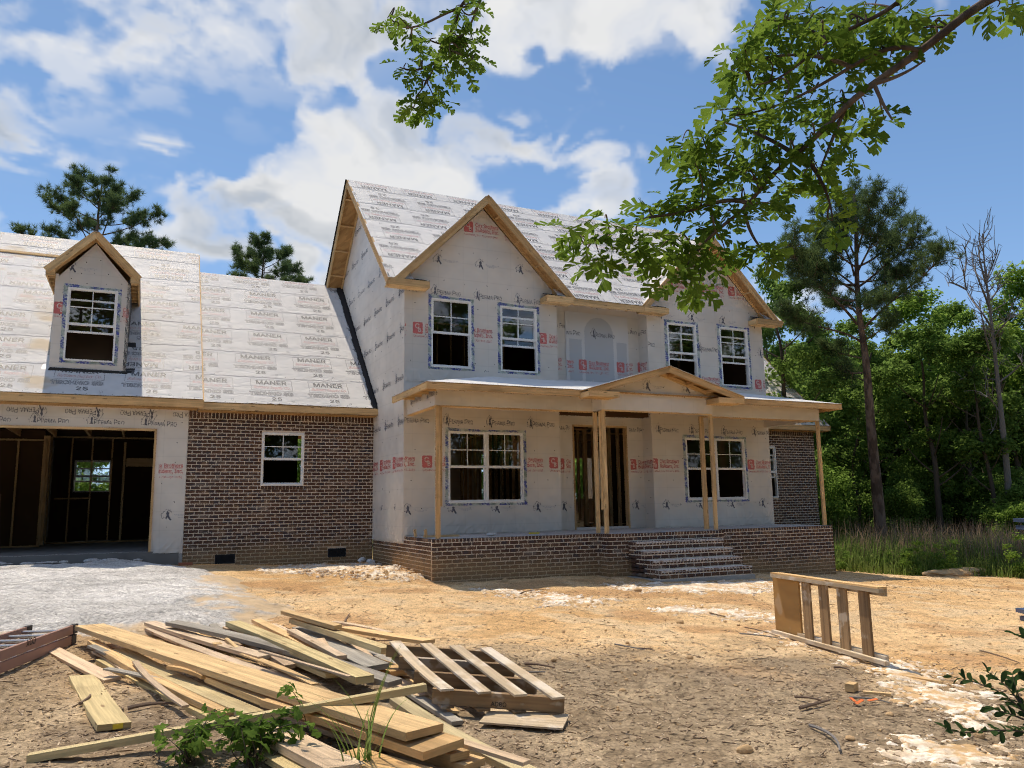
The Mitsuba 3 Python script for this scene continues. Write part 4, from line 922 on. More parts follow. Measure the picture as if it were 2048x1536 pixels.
# loose lower edges of the wrap, gathered in folds
def flap(fr, a0, a1, b0, b1, amp, seed, lean=.8, step=.022, fr_=7.0):
    na, nb = int((a1-a0)/step)+2, int((b1-b0)/step)+2; A, Bq = np.meshgrid(np.linspace(a0, a1, na), np.linspace(b0, b1, nb)); t = (Bq-b0)/(b1-b0)
    q = np.stack([A*fr_+lean*Bq*fr_*.8*np.sin(A*1.3+seed), Bq*2.2, 0*A+seed], -1); n = meshkit.fbm(q, 4, seed)
    rdg = np.exp(-((meshkit.fbm(q*.8+5, 3, seed+1)-.5)/.035)**2)+.6*np.exp(-((meshkit.fbm(q*1.3+9, 3, seed+2)-.5)/.03)**2)
    h = .006+amp*(1-t)**.8*(.5*n+.55*rdg)*np.clip((A-a0)/.06, 0, 1)*np.clip((a1-A)/.06, 0, 1); bb = Bq+(1-t)*.03*(meshkit.fbm(q*.5, 3, seed+7)-.5)*2
    v = fr.map(np.c_[A.ravel(), bb.ravel(), h.ravel()]); i = (np.arange(nb-1)[:, None]*na+np.arange(na-1)).ravel()
    obj(H+'__wrap_flap', trimesh.Trimesh(v, np.r_[np.c_[i, i+1, i+na+1], np.c_[i, i+na+1, i+na]], process=False), 'house_wrap', smooth=True)
flap(F1, .03, B0-.03, .02, .44, .030, 3); flap(F1, B1+.03, W-.03, .02, .44, .026, 4); flap(FR_, B0+.05, DOOR[0]-.05, .02, .40, .02, 5); flap(FR_, DOOR[1]+.05, B1-.03, .02, .40, .02, 6)
flap(F1, .03, B0-.03, 3.36, 3.66, .045, 7, 1.4); flap(F1, B1+.1, W-.03, 3.36, 3.60, .035, 8, 1.4); flap(FR_, 4.32, 6.14, 3.54, 3.90, .022, 9)
flap(SL_, -4.25, -FY-.03, -.11, .55, .026, 10, 1.2); flap(FGp, -4.82, -4.26, -.28, .05, .03, 11)
for x0, x1 in ((.12, GX0-.05), (GX1+.05, 10.25)): flap(FB, x0, x1, ZB+.005, ZB+.30, .010, 12, 1.6)
flap(FGa, GX0+.05, GX1-.05, ZB+.005, ZB+.30, .009, 13, 1.6)
# prints gathered per ink
names = {'perma_ink': 'dark house logos and brand lettering printed on the wrap', 'fine_ink': 'tiny grey fine print on the wrap', 'red_ink': 'red builder name and badge printed on the wrap', 'nail_cap': 'black fastener caps dotted over the wrap'}
for k_, l in PRINT.items():
    if l: obj(H+'__wrap_print' if k_ != 'nail_cap' else H+'__nail_cap', cat(l), k_, label=names.get(k_), kind='stuff' if k_ == 'nail_cap' else None)
# ---------------------------------------------------------------- ground, driveway, spills
def axis(lo, a, b, hi, step, grow=1.16):
    x = list(np.arange(a, b+1e-6, step)); s = step
    while x[-1] < hi: s *= grow; x.append(x[-1]+s)
    s = step
    while x[0] > lo: s *= grow; x.insert(0, x[0]-s)
    return np.array(x)
def sheet(xs, ys, zf):
    X, Y = np.meshgrid(xs, ys); P = np.c_[X.ravel(), Y.ravel()]; Z = zf(P); nx = len(xs)
    i = (np.arange(len(ys)-1)[:, None]*nx+np.arange(nx-1)).ravel()
    return trimesh.Trimesh(np.c_[P, Z], np.r_[np.c_[i, i+1, i+nx+1], np.c_[i, i+nx+1, i+nx]], process=False)
def land(P):
    z = base_h(P)+rough_h(P)
    inside = (P[:, 0] > -11.1) & (P[:, 0] < 14.5) & (P[:, 1] > 4.55) & (P[:, 1] < 12)
    q = np.c_[P, 0*P[:, 0]]
    near = np.exp(-(((P[:, 0]+3)/14)**2+((P[:, 1]+6)/10)**2))
    z = z+near*(.035*(meshkit.fbm(q*5.3, 4, 77)-.5)+.022*(meshkit.fbm(q*17, 2, 78)-.5))
    z = z+.08*np.exp(-(((P[:, 0]-.0)/1.5)**2+((P[:, 1]-1.6)/1.3)**2))*(P[:, 0] < .0)   # soil heap by the porch corner
    return np.where(inside, z-.25, z)
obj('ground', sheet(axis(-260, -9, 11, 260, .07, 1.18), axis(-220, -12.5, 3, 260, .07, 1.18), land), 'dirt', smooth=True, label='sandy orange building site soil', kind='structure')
gd = np.random.default_rng(21)
def mound(key, outline, hgt, edge, step, mat, fz=3.0, amp=.6, rag=.25, fine=.8, **kw):
    """A low heap lying on the ground inside an outline, ragged at its edge."""
    poly = Polygon(outline); x0, y0, x1, y1 = poly.buffer(edge).bounds
    xs = np.arange(x0, x1, step); ys = np.arange(y0, y1, step)
    pts = shapely.points(*np.meshgrid(xs, ys)); d = np.where(shapely.contains(poly, pts), 1, -1)*shapely.distance(poly.exterior, pts)
    def zf(P):
        q = np.c_[P, 0*P[:, 0]]; n = meshkit.fbm(q*fz, 4, 31)-.5; dd = d.ravel()+rag*1.7*n+rag*fine*(meshkit.fbm(q*fz*5.5, 4, 37)-.5)
        return land(P)+np.where(dd > 0, hgt*(1-np.exp(-dd/edge))*(1+amp*n)+.004, np.maximum(dd*.25, -.08)-.004)
    m = sheet(xs, ys, zf); keep = (d.ravel() > -max(rag*1.2, step*2))[m.faces].any(axis=1); m.update_faces(keep); m.remove_unreferenced_vertices()
    return obj(key, m, mat, smooth=True, **kw)
mound('driveway', [(-13, 4.30), (-4.9, 4.32), (-4.25, 3.9), (-3.75, 2.6), (-3.45, .6), (-3.42, -1.2), (-3.2, -2.6), (-3.4, -3.6), (-4.2, -4.6), (-5.6, -4.3), (-6.8, -4.4), (-13, -4.5)], .20, .9, .06, 'gravel', 1.1, .9, .35, label='pale grey crushed gravel driveway', kind='structure')
obj('rim', None, 'gravel') if False else None
SP_ = [('white sand spill in the middle of the yard', [(.2, -1.65), (.9, -1.5), (1.2, -2.2), (1.75, -3.3), (1.35, -3.75), (.55, -3.6), (.75, -2.7), (.2, -2.1)], .05),
       ('long white sand streak toward the upright scaffold', [(1.75, -4.3), (2.3, -4.3), (3.4, -5.1), (3.0, -5.9), (2.2, -5.2), (1.8, -4.7)], .04),
       ('wide mortar dust spread in front of the steps', [(3.2, -1.35), (3.9, -1.7), (6.6, -1.75), (7.4, -2.2), (6.9, -3.0), (5.6, -3.0), (4.6, -3.5), (3.7, -3.0), (2.6, -2.4)], .05),
       ('white rubble heap beside the left end of the porch', [(-1.9, 3.9), (-.3, 3.7), (-.25, 2.2), (-.05, .7), (-.35, .2), (-1.0, .6), (-1.9, 1.9), (-2.9, 2.6)], .07),
       ('white lime trail right of the scaffold', [(1.2, -8.75), (1.9, -8.6), (1.75, -9.2), (1.15, -9.9), (.5, -10.6), (.15, -10.5), (.45, -9.8), (.9, -9.3)], .03),
       ('white lime patch in the right foreground', [(.5, -10.0), (.75, -9.75), (.55, -9.55), (.25, -9.9)], .02),
       ('pale lime patch at the bottom right corner', [(-.9, -10.9), (-.3, -10.8), (-.1, -11.3), (-.9, -11.4)], .02),
       ('thin white lime strip under the scaffold', [(1.35, -8.9), (1.75, -8.0), (1.95, -7.1), (2.1, -6.7), (1.75, -6.8), (1.6, -7.8), (1.25, -8.7)], .015)]
for lb_, o, h in SP_: mound('lime_spill', o, h*.6, .35, .026, 'lime', 3.2, 1.3, .55, 1.9, label=lb_, kind='stuff')
# chips, twigs and stones as loose litter
def scatter(n, f, seed):
    r = np.random.default_rng(seed); out = []
    while len(out) < n:
        p = f(r)
        if p is not None: out.append(p)
    return np.array(out)
def chips(P, ln, wd, th, seed):
    r = np.random.default_rng(seed); n = len(P); z = land(P)
    a = r.uniform(0, math.pi, n); L = r.uniform(*ln, n)[:, None]; w = r.uniform(*wd, n)[:, None]; t = r.uniform(*th, n)[:, None]
    tilt = r.normal(0, .18, n); e = np.c_[np.cos(a)*np.cos(tilt), np.sin(a)*np.cos(tilt), np.sin(tilt)]
    s = np.c_[-np.sin(a), np.cos(a), r.normal(0, .15, n)]; s /= np.linalg.norm(s, axis=1, keepdims=True); u = np.cross(e, s)
    c = np.c_[P, z+t[:, 0]*.4]
    cor = [c+sx*e*L/2+sy*s*w/2*(1 if sx < 0 else r.uniform(.3, 1, (n, 1)))+sz*u*t/2 for sx in (-1, 1) for sy in (-1, 1) for sz in (-1, 1)]
    v = np.stack(cor, 1).reshape(-1, 3)
    b = np.array([(0, 1, 3), (0, 3, 2), (4, 6, 7), (4, 7, 5), (0, 4, 5), (0, 5, 1), (2, 3, 7), (2, 7, 6), (0, 2, 6), (0, 6, 4), (1, 5, 7), (1, 7, 3)])
    return trimesh.Trimesh(v, (b[None]+8*np.arange(n)[:, None, None]).reshape(-1, 3), process=False)
def mulch(r):
    x, y = r.uniform(-8, 5), r.uniform(-13.4, -3.5); d = math.hypot(x+3.6, y+14.6)
    ok = r.random() < np.clip((9.2-d)/3.2, .02, 1) or (x < -4.4 and y < -4.6 and r.random() < .7)
    return (x, y) if ok else None
obj('wood_chip', chips(scatter(22000, mulch, 1), (.010, .055), (.004, .013), (.002, .006), 2), 'chips', label='dark wood chips and leaf litter strewn over the near ground', cat='wood chips', kind='stuff')
def yard(r):
    x, y = r.uniform(-4, 13), r.uniform(-9, 0); return (x, y) if y < -.6 else None
obj('bark_bit', chips(scatter(2600, mulch, 11), (.04, .13), (.005, .014), (.003, .008), 12), 'chips', label='larger bark strips and dry twigs strewn over the near ground', cat='bark litter', kind='stuff')
obj('twig', chips(scatter(1800, yard, 3), (.03, .16), (.003, .009), (.003, .007), 4), 'chips', label='small broken twigs scattered over the sandy yard', cat='twigs', kind='stuff')
def clod_mesh(r, s, sub=1):
    m = trimesh.creation.icosphere(subdivisions=sub); m.vertices *= s*np.array([r.uniform(.8, 1.3), r.uniform(.7, 1.1), r.uniform(.5, .8)])*.5
    m.vertices *= (1+.5*(meshkit.fbm(m.vertices/s*2.2+r.uniform(0, 50), 3, 5)-.5))[:, None]; return m
cl = []
for x, y in scatter(600, yard, 5):
    m = clod_mesh(gd, gd.uniform(.012, .05), 0); m.apply_translation((x, y, land(np.array([[x, y]]))[0]+.005)); cl.append(m)
obj('clod', cat(cl), 'soil_clod', label='crumbs of dry soil lying over the sandy yard', cat='soil crumbs', kind='stuff')
cl = []
for x, y in scatter(700, mulch, 15):
    m = clod_mesh(gd, gd.uniform(.008, .032), 0); m.apply_translation((x, y, land(np.array([[x, y]]))[0]+.004)); cl.append(m)
obj('pebble', cat(cl), 'soil_clod', label='pale pebbles and crumbs among the wood chips near the viewer', cat='pebbles', kind='stuff')
rub = []
for i in range(240):
    x = gd.uniform(-2.2, -.05); y = gd.uniform(.2, 3.9)
    if x < -2.4+.35*abs(y-2): continue
    m = clod_mesh(gd, gd.uniform(.03, .10), 0); m.apply_translation((x, y, land(np.array([[x, y]]))[0]+.04)); rub.append(m)
obj('rubble', cat(rub), 'lime', label='broken mortar rubble heaped along the porch side wall', cat='rubble', kind='stuff')
# crumpled film and loose stone along the garage threshold
fm_ = []
for i in range(26):
    x = gd.uniform(-10, -4.9); m = clod_mesh(gd, gd.uniform(.08, .26), 1); m.vertices[:, 2] *= .5; m.apply_translation((x, gd.uniform(4.12, 4.36), land(np.array([[x, 4.2]]))[0]+.12)); fm_.append(m)
obj('threshold_rubble', cat(fm_), 'gravel', label='lumpy gravel and crumpled film along the garage threshold', cat='rubble', kind='stuff')
# ---------------------------------------------------------------- placed objects: world coordinates
BOARDS=[["wide", [-5.491, -5.009, -0.516], [-3.61, -10.109, -0.559], 0.3, 0.05, 0.02, 0], ["grey", [-4.711, -4.852, -0.558], [-3.301, -8.518, -0.641], 0.14, 0.045, 0.06, 3], ["b3", [-4.916, -4.294, -0.617], [-4.027, -7.036, -0.633], 0.14, 0.04, 0, 2], ["b4", [-4.131, -5.322, -0.544], [-3.509, -8.448, -0.601], 0.15, 0.07, 0, 1], ["b5", [-3.801, -4.666, -0.627], [-3.492, -6.96, -0.659], 0.12, 0.04, 0, 0], ["b6", [-3.611, -5.859, -0.597], [-3.475, -7.56, -0.6], 0.09, 0.04, 0, 2], ["b7", [-3.402, -5.258, -0.66], [-3.288, -7.989, -0.622], 0.2, 0.05, 0.02, 3], ["b8", [-3.489, -5.342, -0.558], [-3.121, -7.693, -0.547], 0.13, 0.06, 0, 1], ["b9", [-3.573, -5.186, -0.485], [-3.284, -6.548, -0.495], 0.1, 0.045, 0, 0], ["b10", [-3.03, -5.761, -0.63], [-2.49, -6.939, -0.646], 0.14, 0.04, 0, 0], ["b11", [-2.991, -4.998, -0.669], [-2.624, -6.052, -0.68], 0.1, 0.03, 0, 2], ["b12", [-3.424, -6.405, -0.691], [-3.08, -7.99, -0.685], 0.22, 0.045, 0, 0], ["cross", [-5.567, -9.012, -0.706], [-3.403, -9.512, -0.463], 0.09, 0.05, 0, 1], ["b14", [-5.433, -5.517, -0.601], [-4.475, -8.734, -0.674], 0.1, 0.045, 0.05, 0], ["b15", [-5.328, -6.156, -0.679], [-4.557, -8.625, -0.71], 0.1, 0.05, 0, 1], ["b16", [-5.172, -6.112, -0.613], [-4.339, -8.843, -0.667], 0.15, 0.045, 0.02, 1], ["b17", [-5.259, -5.416, -0.664], [-4.431, -8.619, -0.714], 0.12, 0.04, 0, 2], ["b18", [-4.782, -7.422, -0.577], [-4.559, -7.914, -0.583], 0.09, 0.03, 0, 0], ["b19", [-4.538, -7.879, -0.591], [-4.179, -8.971, -0.609], 0.09, 0.05, 0, 0], ["b20", [-4.169, -8.785, -0.593], [-3.547, -10.236, -0.623], 0.3, 0.05, 0, 0], ["b21", [-3.838, -9.36, -0.66], [-3.438, -10.19, -0.687], 0.14, 0.045, 0, 0], ["b22", [-3.79, -9.416, -0.717], [-3.355, -10.198, -0.743], 0.2, 0.045, 0, 0], ["b23", [-3.347, -8.721, -0.714], [-3.117, -10.413, -0.769], 0.12, 0.045, 0.02, 1], ["b24", [-4.3, -9.271, -0.666], [-4.046, -10.119, -0.686], 0.24, 0.05, 0, 2], ["b25", [-4.388, -9.414, -0.716], [-4.173, -10.181, -0.731], 0.09, 0.045, 0, 1], ["b26", [-3.987, -9.866, -0.69], [-3.639, -10.5, -0.711], 0.2, 0.045, 0, 0], ["b27", [-5.78, -5.341, -0.676], [-5.206, -7.117, -0.687], 0.13, 0.03, 0, 2], ["b28", [-5.433, -6.838, -0.688], [-5.151, -8.518, -0.71], 0.21, 0.045, 0, 1], ["b29", [-4.344, -5.113, -0.678], [-4.079, -6.033, -0.689], 0.2, 0.04, 0, 2], ["b30", [-4.169, -5.163, -0.613], [-3.878, -7.425, -0.657], 0.1, 0.04, 0, 2], ["b31", [-3.864, -6.719, -0.663], [-3.628, -7.885, -0.672], 0.11, 0.04, 0, 1], ["e1", [-4.915, -4.481, -0.659], [-3.882, -7.912, -0.697], 0.1, 0.03, 0.03, 2], ["e2", [-4.271, -5.082, -0.678], [-3.642, -7.486, -0.697], 0.09, 0.03, 0, 3], ["e3", [-3.6, -4.531, -0.709], [-3.303, -7.492, -0.713], 0.1, 0.03, 0, 2], ["e4", [-3.382, -5.817, -0.721], [-3.108, -8.635, -0.741], 0.12, 0.03, 0, 2], ["e5", [-3.051, -6.188, -0.721], [-2.911, -8.471, -0.731], 0.1, 0.03, 0, 3], ["e6", [-4.727, -7.728, -0.7], [-4.123, -9.278, -0.73], 0.12, 0.03, 0.02, 2], ["e7", [-4.355, -8.186, -0.686], [-3.753, -9.734, -0.722], 0.12, 0.035, 0, 2], ["e8", [-5.11, -6.341, -0.704], [-4.437, -8.678, -0.732], 0.09, 0.025, 0.03, 2], ["e9", [-4.109, -8.718, -0.645], [-3.566, -9.981, -0.677], 0.2, 0.035, 0, 0], ["e10", [-3.88, -9.067, -0.746], [-3.457, -10.123, -0.774], 0.12, 0.03, 0, 2], ["e11", [-3.172, -8.088, -0.738], [-3.116, -9.316, -0.766], 0.09, 0.03, 0, 3], ["e12", [-4.097, -7.232, -0.55], [-3.634, -8.501, -0.578], 0.04, 0.015, 0.02, 2], ["osbstrip", [-2.895, -7.162, -0.748], [-3.094, -9.09, -0.762], 0.16, 0.015, 0, 0]]
PALLET=[[-3.161, -9.065, -0.596], [-2.379, -9.465, -0.665], [-3.141, -7.821, -0.477], [-2.395, -8.249, -0.57]]
RACK=[[1.965, -6.871, -0.974], [1.458, -8.854, -0.954]]
TREES=[[20.39, 12.18, -1.5, 12.31, 1.43, 0], [20.29, 10.4, -1.49, 9.88, 1.85, 1], [24.85, 12.69, -1.6, 10.21, 1.95, 1], [24.2, 7.34, -1.56, 10.54, 2.22, 2], [28.35, 8.72, -1.66, 10.74, 1.73, 1], [26.73, 6.31, -1.61, 9.65, 1.8, 1], [27.33, 4.58, -1.62, 11.53, 2.26, 2], [30.19, 4.4, -1.67, 11.32, 2.33, 2], [28.78, 13.1, -1.69, 10.11, 2.31, 0], [27.19, 16.06, -1.67, 10.27, 2.42, 0], [33.41, 13.15, -1.77, 10.27, 2.42, 0], [35.34, 11.12, -1.79, 10.31, 2.37, 1], [24.2, 15.46, -1.6, 8.84, 1.8, 0], [28.3, 14.77, -1.68, 8.25, 2.1, 0], [29.83, 13.0, -1.71, 7.83, 2.05, 0], [31.24, 11.33, -1.72, 7.18, 1.75, 1], [32.15, 8.64, -1.73, 7.36, 1.9, 1], [26.12, 14.78, -1.64, 7.58, 1.92, 0]]
PINE_TRUNK=[[16.489, 3.754, -1.15], [16.193, 3.486, 1.229], [15.913, 3.265, 3.291], [15.648, 3.038, 5.353], [15.469, 2.959, 6.306], [15.317, 2.814, 7.574], [15.223, 2.641, 8.842], [15.114, 2.475, 10.11], [15.087, 2.447, 10.348]]
PINE_LIMBS=[[[15.39, 3.02, 6.164], [14.415, 2.92, 6.838], [13.625, 2.785, 7.197], [12.967, 2.606, 7.458], [12.273, 2.411, 7.906], [12.018, 2.001, 8.405]], [[15.299, 2.889, 7.182], [14.362, 2.805, 7.499], [13.41, 2.738, 7.76], [12.52, 2.658, 7.927]], [[15.29, 2.864, 7.352], [15.104, 3.386, 7.966], [15.021, 3.871, 8.509], [15.12, 4.246, 9.198]], [[15.234, 2.833, 7.692], [15.084, 2.892, 8.404], [14.819, 3.018, 9.038], [14.517, 3.176, 9.592], [14.42, 3.274, 9.931]], [[15.591, 2.948, 6.034], [15.811, 2.318, 6.566], [16.017, 1.711, 6.996], [16.209, 1.121, 7.368], [16.203, 0.633, 7.689], [15.869, 0.321, 7.884]], [[15.467, 2.854, 6.925], [15.861, 2.483, 7.312], [16.483, 2.012, 7.648], [16.904, 1.623, 8.069]], [[15.368, 2.828, 7.351], [15.867, 2.488, 7.8], [16.326, 2.167, 8.249], [16.748, 1.87, 8.656], [16.925, 1.652, 9.277]], [[15.307, 2.784, 7.775], [15.201, 2.111, 8.442], [15.085, 1.463, 8.991], [14.888, 0.885, 9.351]], [[15.286, 2.721, 8.199], [15.677, 2.915, 9.67], [16.005, 3.197, 10.8]], [[15.275, 2.69, 8.411], [14.73, 1.785, 9.138], [14.142, 0.941, 9.631]], [[15.199, 2.733, 8.37], [14.635, 2.569, 9.175], [14.233, 2.339, 9.918]], [[15.535, 3.047, 5.611], [14.84, 3.343, 5.968], [14.071, 3.695, 6.2], [13.286, 4.004, 6.73]], [[15.61, 3.004, 5.652], [15.957, 2.604, 5.947], [16.11, 2.31, 6.157]], [[15.561, 3.121, 5.103], [15.217, 3.487, 5.277], [14.821, 3.861, 5.541]], [[15.624, 3.172, 4.636], [15.659, 3.777, 4.735], [15.747, 4.327, 5.01]], [[15.351, 2.908, 6.927], [15.138, 3.761, 7.3], [15.079, 4.518, 7.814], [15.092, 5.316, 7.883]], [[15.258, 2.771, 7.988], [14.162, 2.639, 8.386], [13.358, 2.382, 8.716]], [[15.297, 2.753, 7.987], [16.098, 2.565, 8.431], [16.82, 2.376, 9.1], [17.317, 2.306, 9.696]], [[15.321, 2.821, 7.521], [16.492, 2.762, 7.723], [17.362, 2.82, 8.066]], [[15.286, 2.852, 7.437], [14.281, 2.946, 7.485], [13.326, 2.989, 7.693], [12.555, 3.003, 7.565]], [[15.45, 2.934, 6.502], [14.75, 1.926, 6.499], [14.1, 0.926, 6.312]], [[15.373, 2.971, 6.504], [15.879, 3.903, 7.088], [16.196, 4.975, 7.379]]]
DEAD=[[[21.159, 2.556, -0.465], [20.794, 2.163, 2.833], [20.543, 1.999, 4.483], [20.287, 1.82, 6.232], [20.178, 1.759, 6.892], [20.001, 1.653, 7.998], [19.843, 1.502, 9.318]], [[20.293, 1.835, 6.133], [19.05, 1.427, 6.706], [19.831, 2.251, 7.587], [18.976, 1.706, 7.896], [19.636, 2.524, 9.144]], [[19.454, 1.999, 7.481], [19.175, 2.105, 7.634], [18.183, 1.721, 7.375]], [[19.354, 1.964, 7.96], [20.133, 2.338, 8.864], [19.241, 1.84, 8.999]], [[20.178, 1.759, 6.892], [19.297, 1.536, 8.004], [20.326, 2.218, 9.03], [19.649, 1.601, 9.272]], [[20.012, 1.685, 7.784], [20.586, 1.758, 8.392], [19.948, 1.121, 8.641]], [[20.394, 1.824, 5.918], [19.855, 1.146, 6.134], [21.482, 1.616, 6.755]], [[20.607, 1.981, 4.416], [21.055, 1.703, 4.803], [20.497, 1.037, 5.006]], [[20.573, 1.985, 4.483], [20.706, 2.787, 4.663], [19.38, 2.541, 4.52]], [[20.05, 1.695, 7.619], [19.467, 1.429, 8.163], [20.551, 2.084, 9.196]], [[20.197, 1.711, 7.123], [20.741, 1.842, 7.47], [20.04, 1.286, 7.424]], [[20.236, 1.974, 5.476], [19.218, 1.42, 6.288], [20.233, 2.123, 7.229]], [[20.723, 2.112, 3.328], [20.51, 2.156, 3.661], [19.447, 1.735, 3.812]], [[20.802, 2.188, 2.668], [21.416, 2.747, 2.938], [20.408, 2.367, 2.708]]]
PINE_A=[-8.045, 33.075, -0.968, 19.24]
PINE_B=[1.448, 37.746, -1.21, 18.103]
OAK_MAIN=[[-0.358, -11.958, 3.697], [-0.657, -11.752, 3.551], [-0.976, -11.514, 3.279], [-1.188, -11.344, 3.11], [-1.305, -11.229, 2.994], [-1.397, -11.124, 2.874], [-1.515, -11.005, 2.739], [-1.652, -10.874, 2.585], [-1.711, -10.786, 2.474], [-1.838, -10.663, 2.344], [-1.94, -10.552, 2.214], [-1.973, -10.482, 2.132]]
OAK_SIDE=[[[-1.196, -11.35, 3.105], [-1.099, -11.455, 3.126], [-1.012, -11.562, 3.185]], [[-0.995, -11.528, 3.266], [-1.143, -11.409, 3.304], [-1.287, -11.273, 3.233], [-1.373, -11.167, 3.178], [-1.562, -11.005, 3.079], [-1.812, -10.823, 3.026]], [[-1.704, -10.78, 2.478], [-1.889, -10.651, 2.497], [-2.048, -10.524, 2.455], [-2.198, -10.407, 2.444], [-2.373, -10.268, 2.372], [-2.525, -10.139, 2.302]], [[-1.62, -10.841, 2.603], [-1.721, -10.735, 2.699], [-1.826, -10.63, 2.809], [-1.936, -10.525, 2.937]], [[-1.088, -11.601, 3.623], [-1.147, -11.504, 3.542], [-1.462, -11.268, 3.36], [-1.667, -11.086, 3.183], [-1.804, -10.961, 3.161]], [[-1.467, -10.997, 2.767], [-1.385, -11.08, 2.535], [-1.38, -11.125, 2.296]], [[-1.729, -10.764, 2.453], [-1.685, -10.779, 2.258], [-1.633, -10.814, 2.156]], [[-1.262, -11.192, 3.021], [-1.378, -11.15, 2.766], [-1.464, -11.137, 2.595]], [[-1.462, -11.268, 3.36], [-1.59, -11.149, 3.506], [-1.706, -11.024, 3.585]], [[-1.326, -11.306, 3.206], [-1.498, -11.085, 3.367], [-1.733, -10.811, 3.394]], [[-1.529, -11.017, 2.731], [-1.629, -10.836, 2.925], [-1.796, -10.618, 3.096]], [[-1.196, -11.35, 3.105], [-1.17, -11.389, 2.936], [-1.168, -11.429, 2.838]]]
OAK_CL=[[-1.789, -11.105, 3.493], [-1.674, -11.154, 3.527], [-1.31, -10.979, 3.769], [-1.333, -11.16, 3.685], [-1.242, -11.261, 3.579], [-0.955, -11.217, 3.718], [-1.188, -11.561, 3.456], [-0.697, -11.373, 3.657], [-0.8, -11.519, 3.489], [-1.975, -11.121, 3.289], [-1.601, -10.943, 3.452], [-1.312, -10.921, 3.59], [-1.497, -11.282, 3.366], [-1.159, -11.177, 3.481], [-1.153, -11.387, 3.392], [-0.788, -11.287, 3.545], [-1.656, -10.861, 3.364], [-1.956, -11.024, 3.171], [-1.464, -10.879, 3.365], [-1.394, -11.018, 3.307], [-1.241, -11.079, 3.344], [-1.002, -11.107, 3.386], [-1.026, -11.346, 3.315], [-1.75, -10.767, 3.22], [-1.553, -10.78, 3.222], [-1.741, -11.171, 2.982], [-1.271, -10.93, 3.208], [-1.311, -11.198, 3.096], [-1.939, -10.833, 3.027], [-1.958, -11.022, 2.882], [-1.562, -10.86, 3.009], [-1.569, -11.109, 2.889], [-1.167, -10.944, 3.085], [-2.121, -10.851, 2.834], [-2.111, -10.67, 2.87], [-2.014, -10.808, 2.777], [-1.79, -10.78, 2.832], [-1.792, -11.034, 2.688], [-1.665, -11.108, 2.71], [-0.995, -11.112, 3.108], [-0.872, -11.152, 3.028], [-1.158, -11.115, 2.87], [-1.013, -10.946, 2.871], [-2.165, -10.843, 2.637], [-1.775, -10.611, 2.737], [-1.905, -10.978, 2.564], [-1.845, -10.49, 2.67], [-2.025, -10.604, 2.496], [-1.86, -10.692, 2.489], [-2.018, -10.444, 2.902], [-2.098, -10.473, 2.567], [-2.196, -10.417, 2.522], [-2.549, -10.697, 2.241], [-2.586, -10.487, 2.356], [-2.774, -10.556, 2.165], [-2.577, -10.572, 2.139], [-2.65, -10.518, 2.1], [-2.192, -10.34, 2.329], [-2.357, -10.718, 2.122], [-2.19, -10.698, 2.213], [-2.126, -10.58, 2.114], [-1.875, -10.505, 2.386], [-1.889, -10.369, 2.086], [-1.923, -10.507, 1.979], [-2.035, -10.838, 2.282], [-1.796, -10.751, 2.412], [-1.679, -10.72, 2.541], [-1.811, -11.066, 2.359], [-1.478, -10.846, 2.625], [-1.505, -11.038, 2.593], [-1.323, -10.992, 2.693], [-1.222, -10.965, 2.571], [-1.608, -10.728, 2.249], [-1.624, -10.806, 2.173], [-1.237, -10.998, 2.358], [-2.853, -10.46, 2.263], [-2.589, -10.359, 2.108], [-0.617, -11.775, 3.503], [-0.328, -11.696, 3.643], [-0.838, -11.394, 3.503], [-0.97, -11.166, 3.465], [-1.587, -11.157, 3.616], [-1.613, -11.354, 3.373], [-1.239, -11.215, 3.523], [-1.743, -11.173, 3.399], [-1.689, -10.871, 3.593], [-1.937, -10.95, 3.348], [-1.062, -11.398, 3.526], [-0.979, -11.132, 3.819], [-1.739, -11.034, 3.316], [-1.484, -11.098, 2.814], [-1.81, -10.926, 2.699], [-2.003, -10.734, 2.631], [-2.504, -10.675, 2.147], [-1.928, -10.656, 2.229], [-1.692, -10.52, 2.253], [-2.139, -10.515, 2.051], [-1.874, -10.534, 2.142], [-1.143, -10.846, 2.75]]
OAK_HANG=[[[-3.264, -10.287, 3.892], [-3.3, -10.249, 3.768], [-3.352, -10.208, 3.676], [-3.408, -10.189, 3.72]], [[-3.287, -10.26, 3.799], [-3.406, -10.182, 3.726], [-3.442, -10.134, 3.598], [-3.478, -10.096, 3.532], [-3.52, -10.046, 3.409], [-3.571, -9.99, 3.274], [-3.616, -9.948, 3.207]], [[-3.408, -10.189, 3.72], [-3.57, -10.066, 3.66], [-3.665, -9.981, 3.645], [-3.778, -9.904, 3.724]], [[-3.48, -10.101, 3.529], [-3.37, -10.168, 3.576], [-3.334, -10.205, 3.649], [-3.299, -10.246, 3.753]], [[-3.518, -10.04, 3.413], [-3.627, -9.95, 3.379], [-3.707, -9.884, 3.413]], [[-3.475, -10.088, 3.51], [-3.385, -10.161, 3.423], [-3.342, -10.22, 3.393]]]
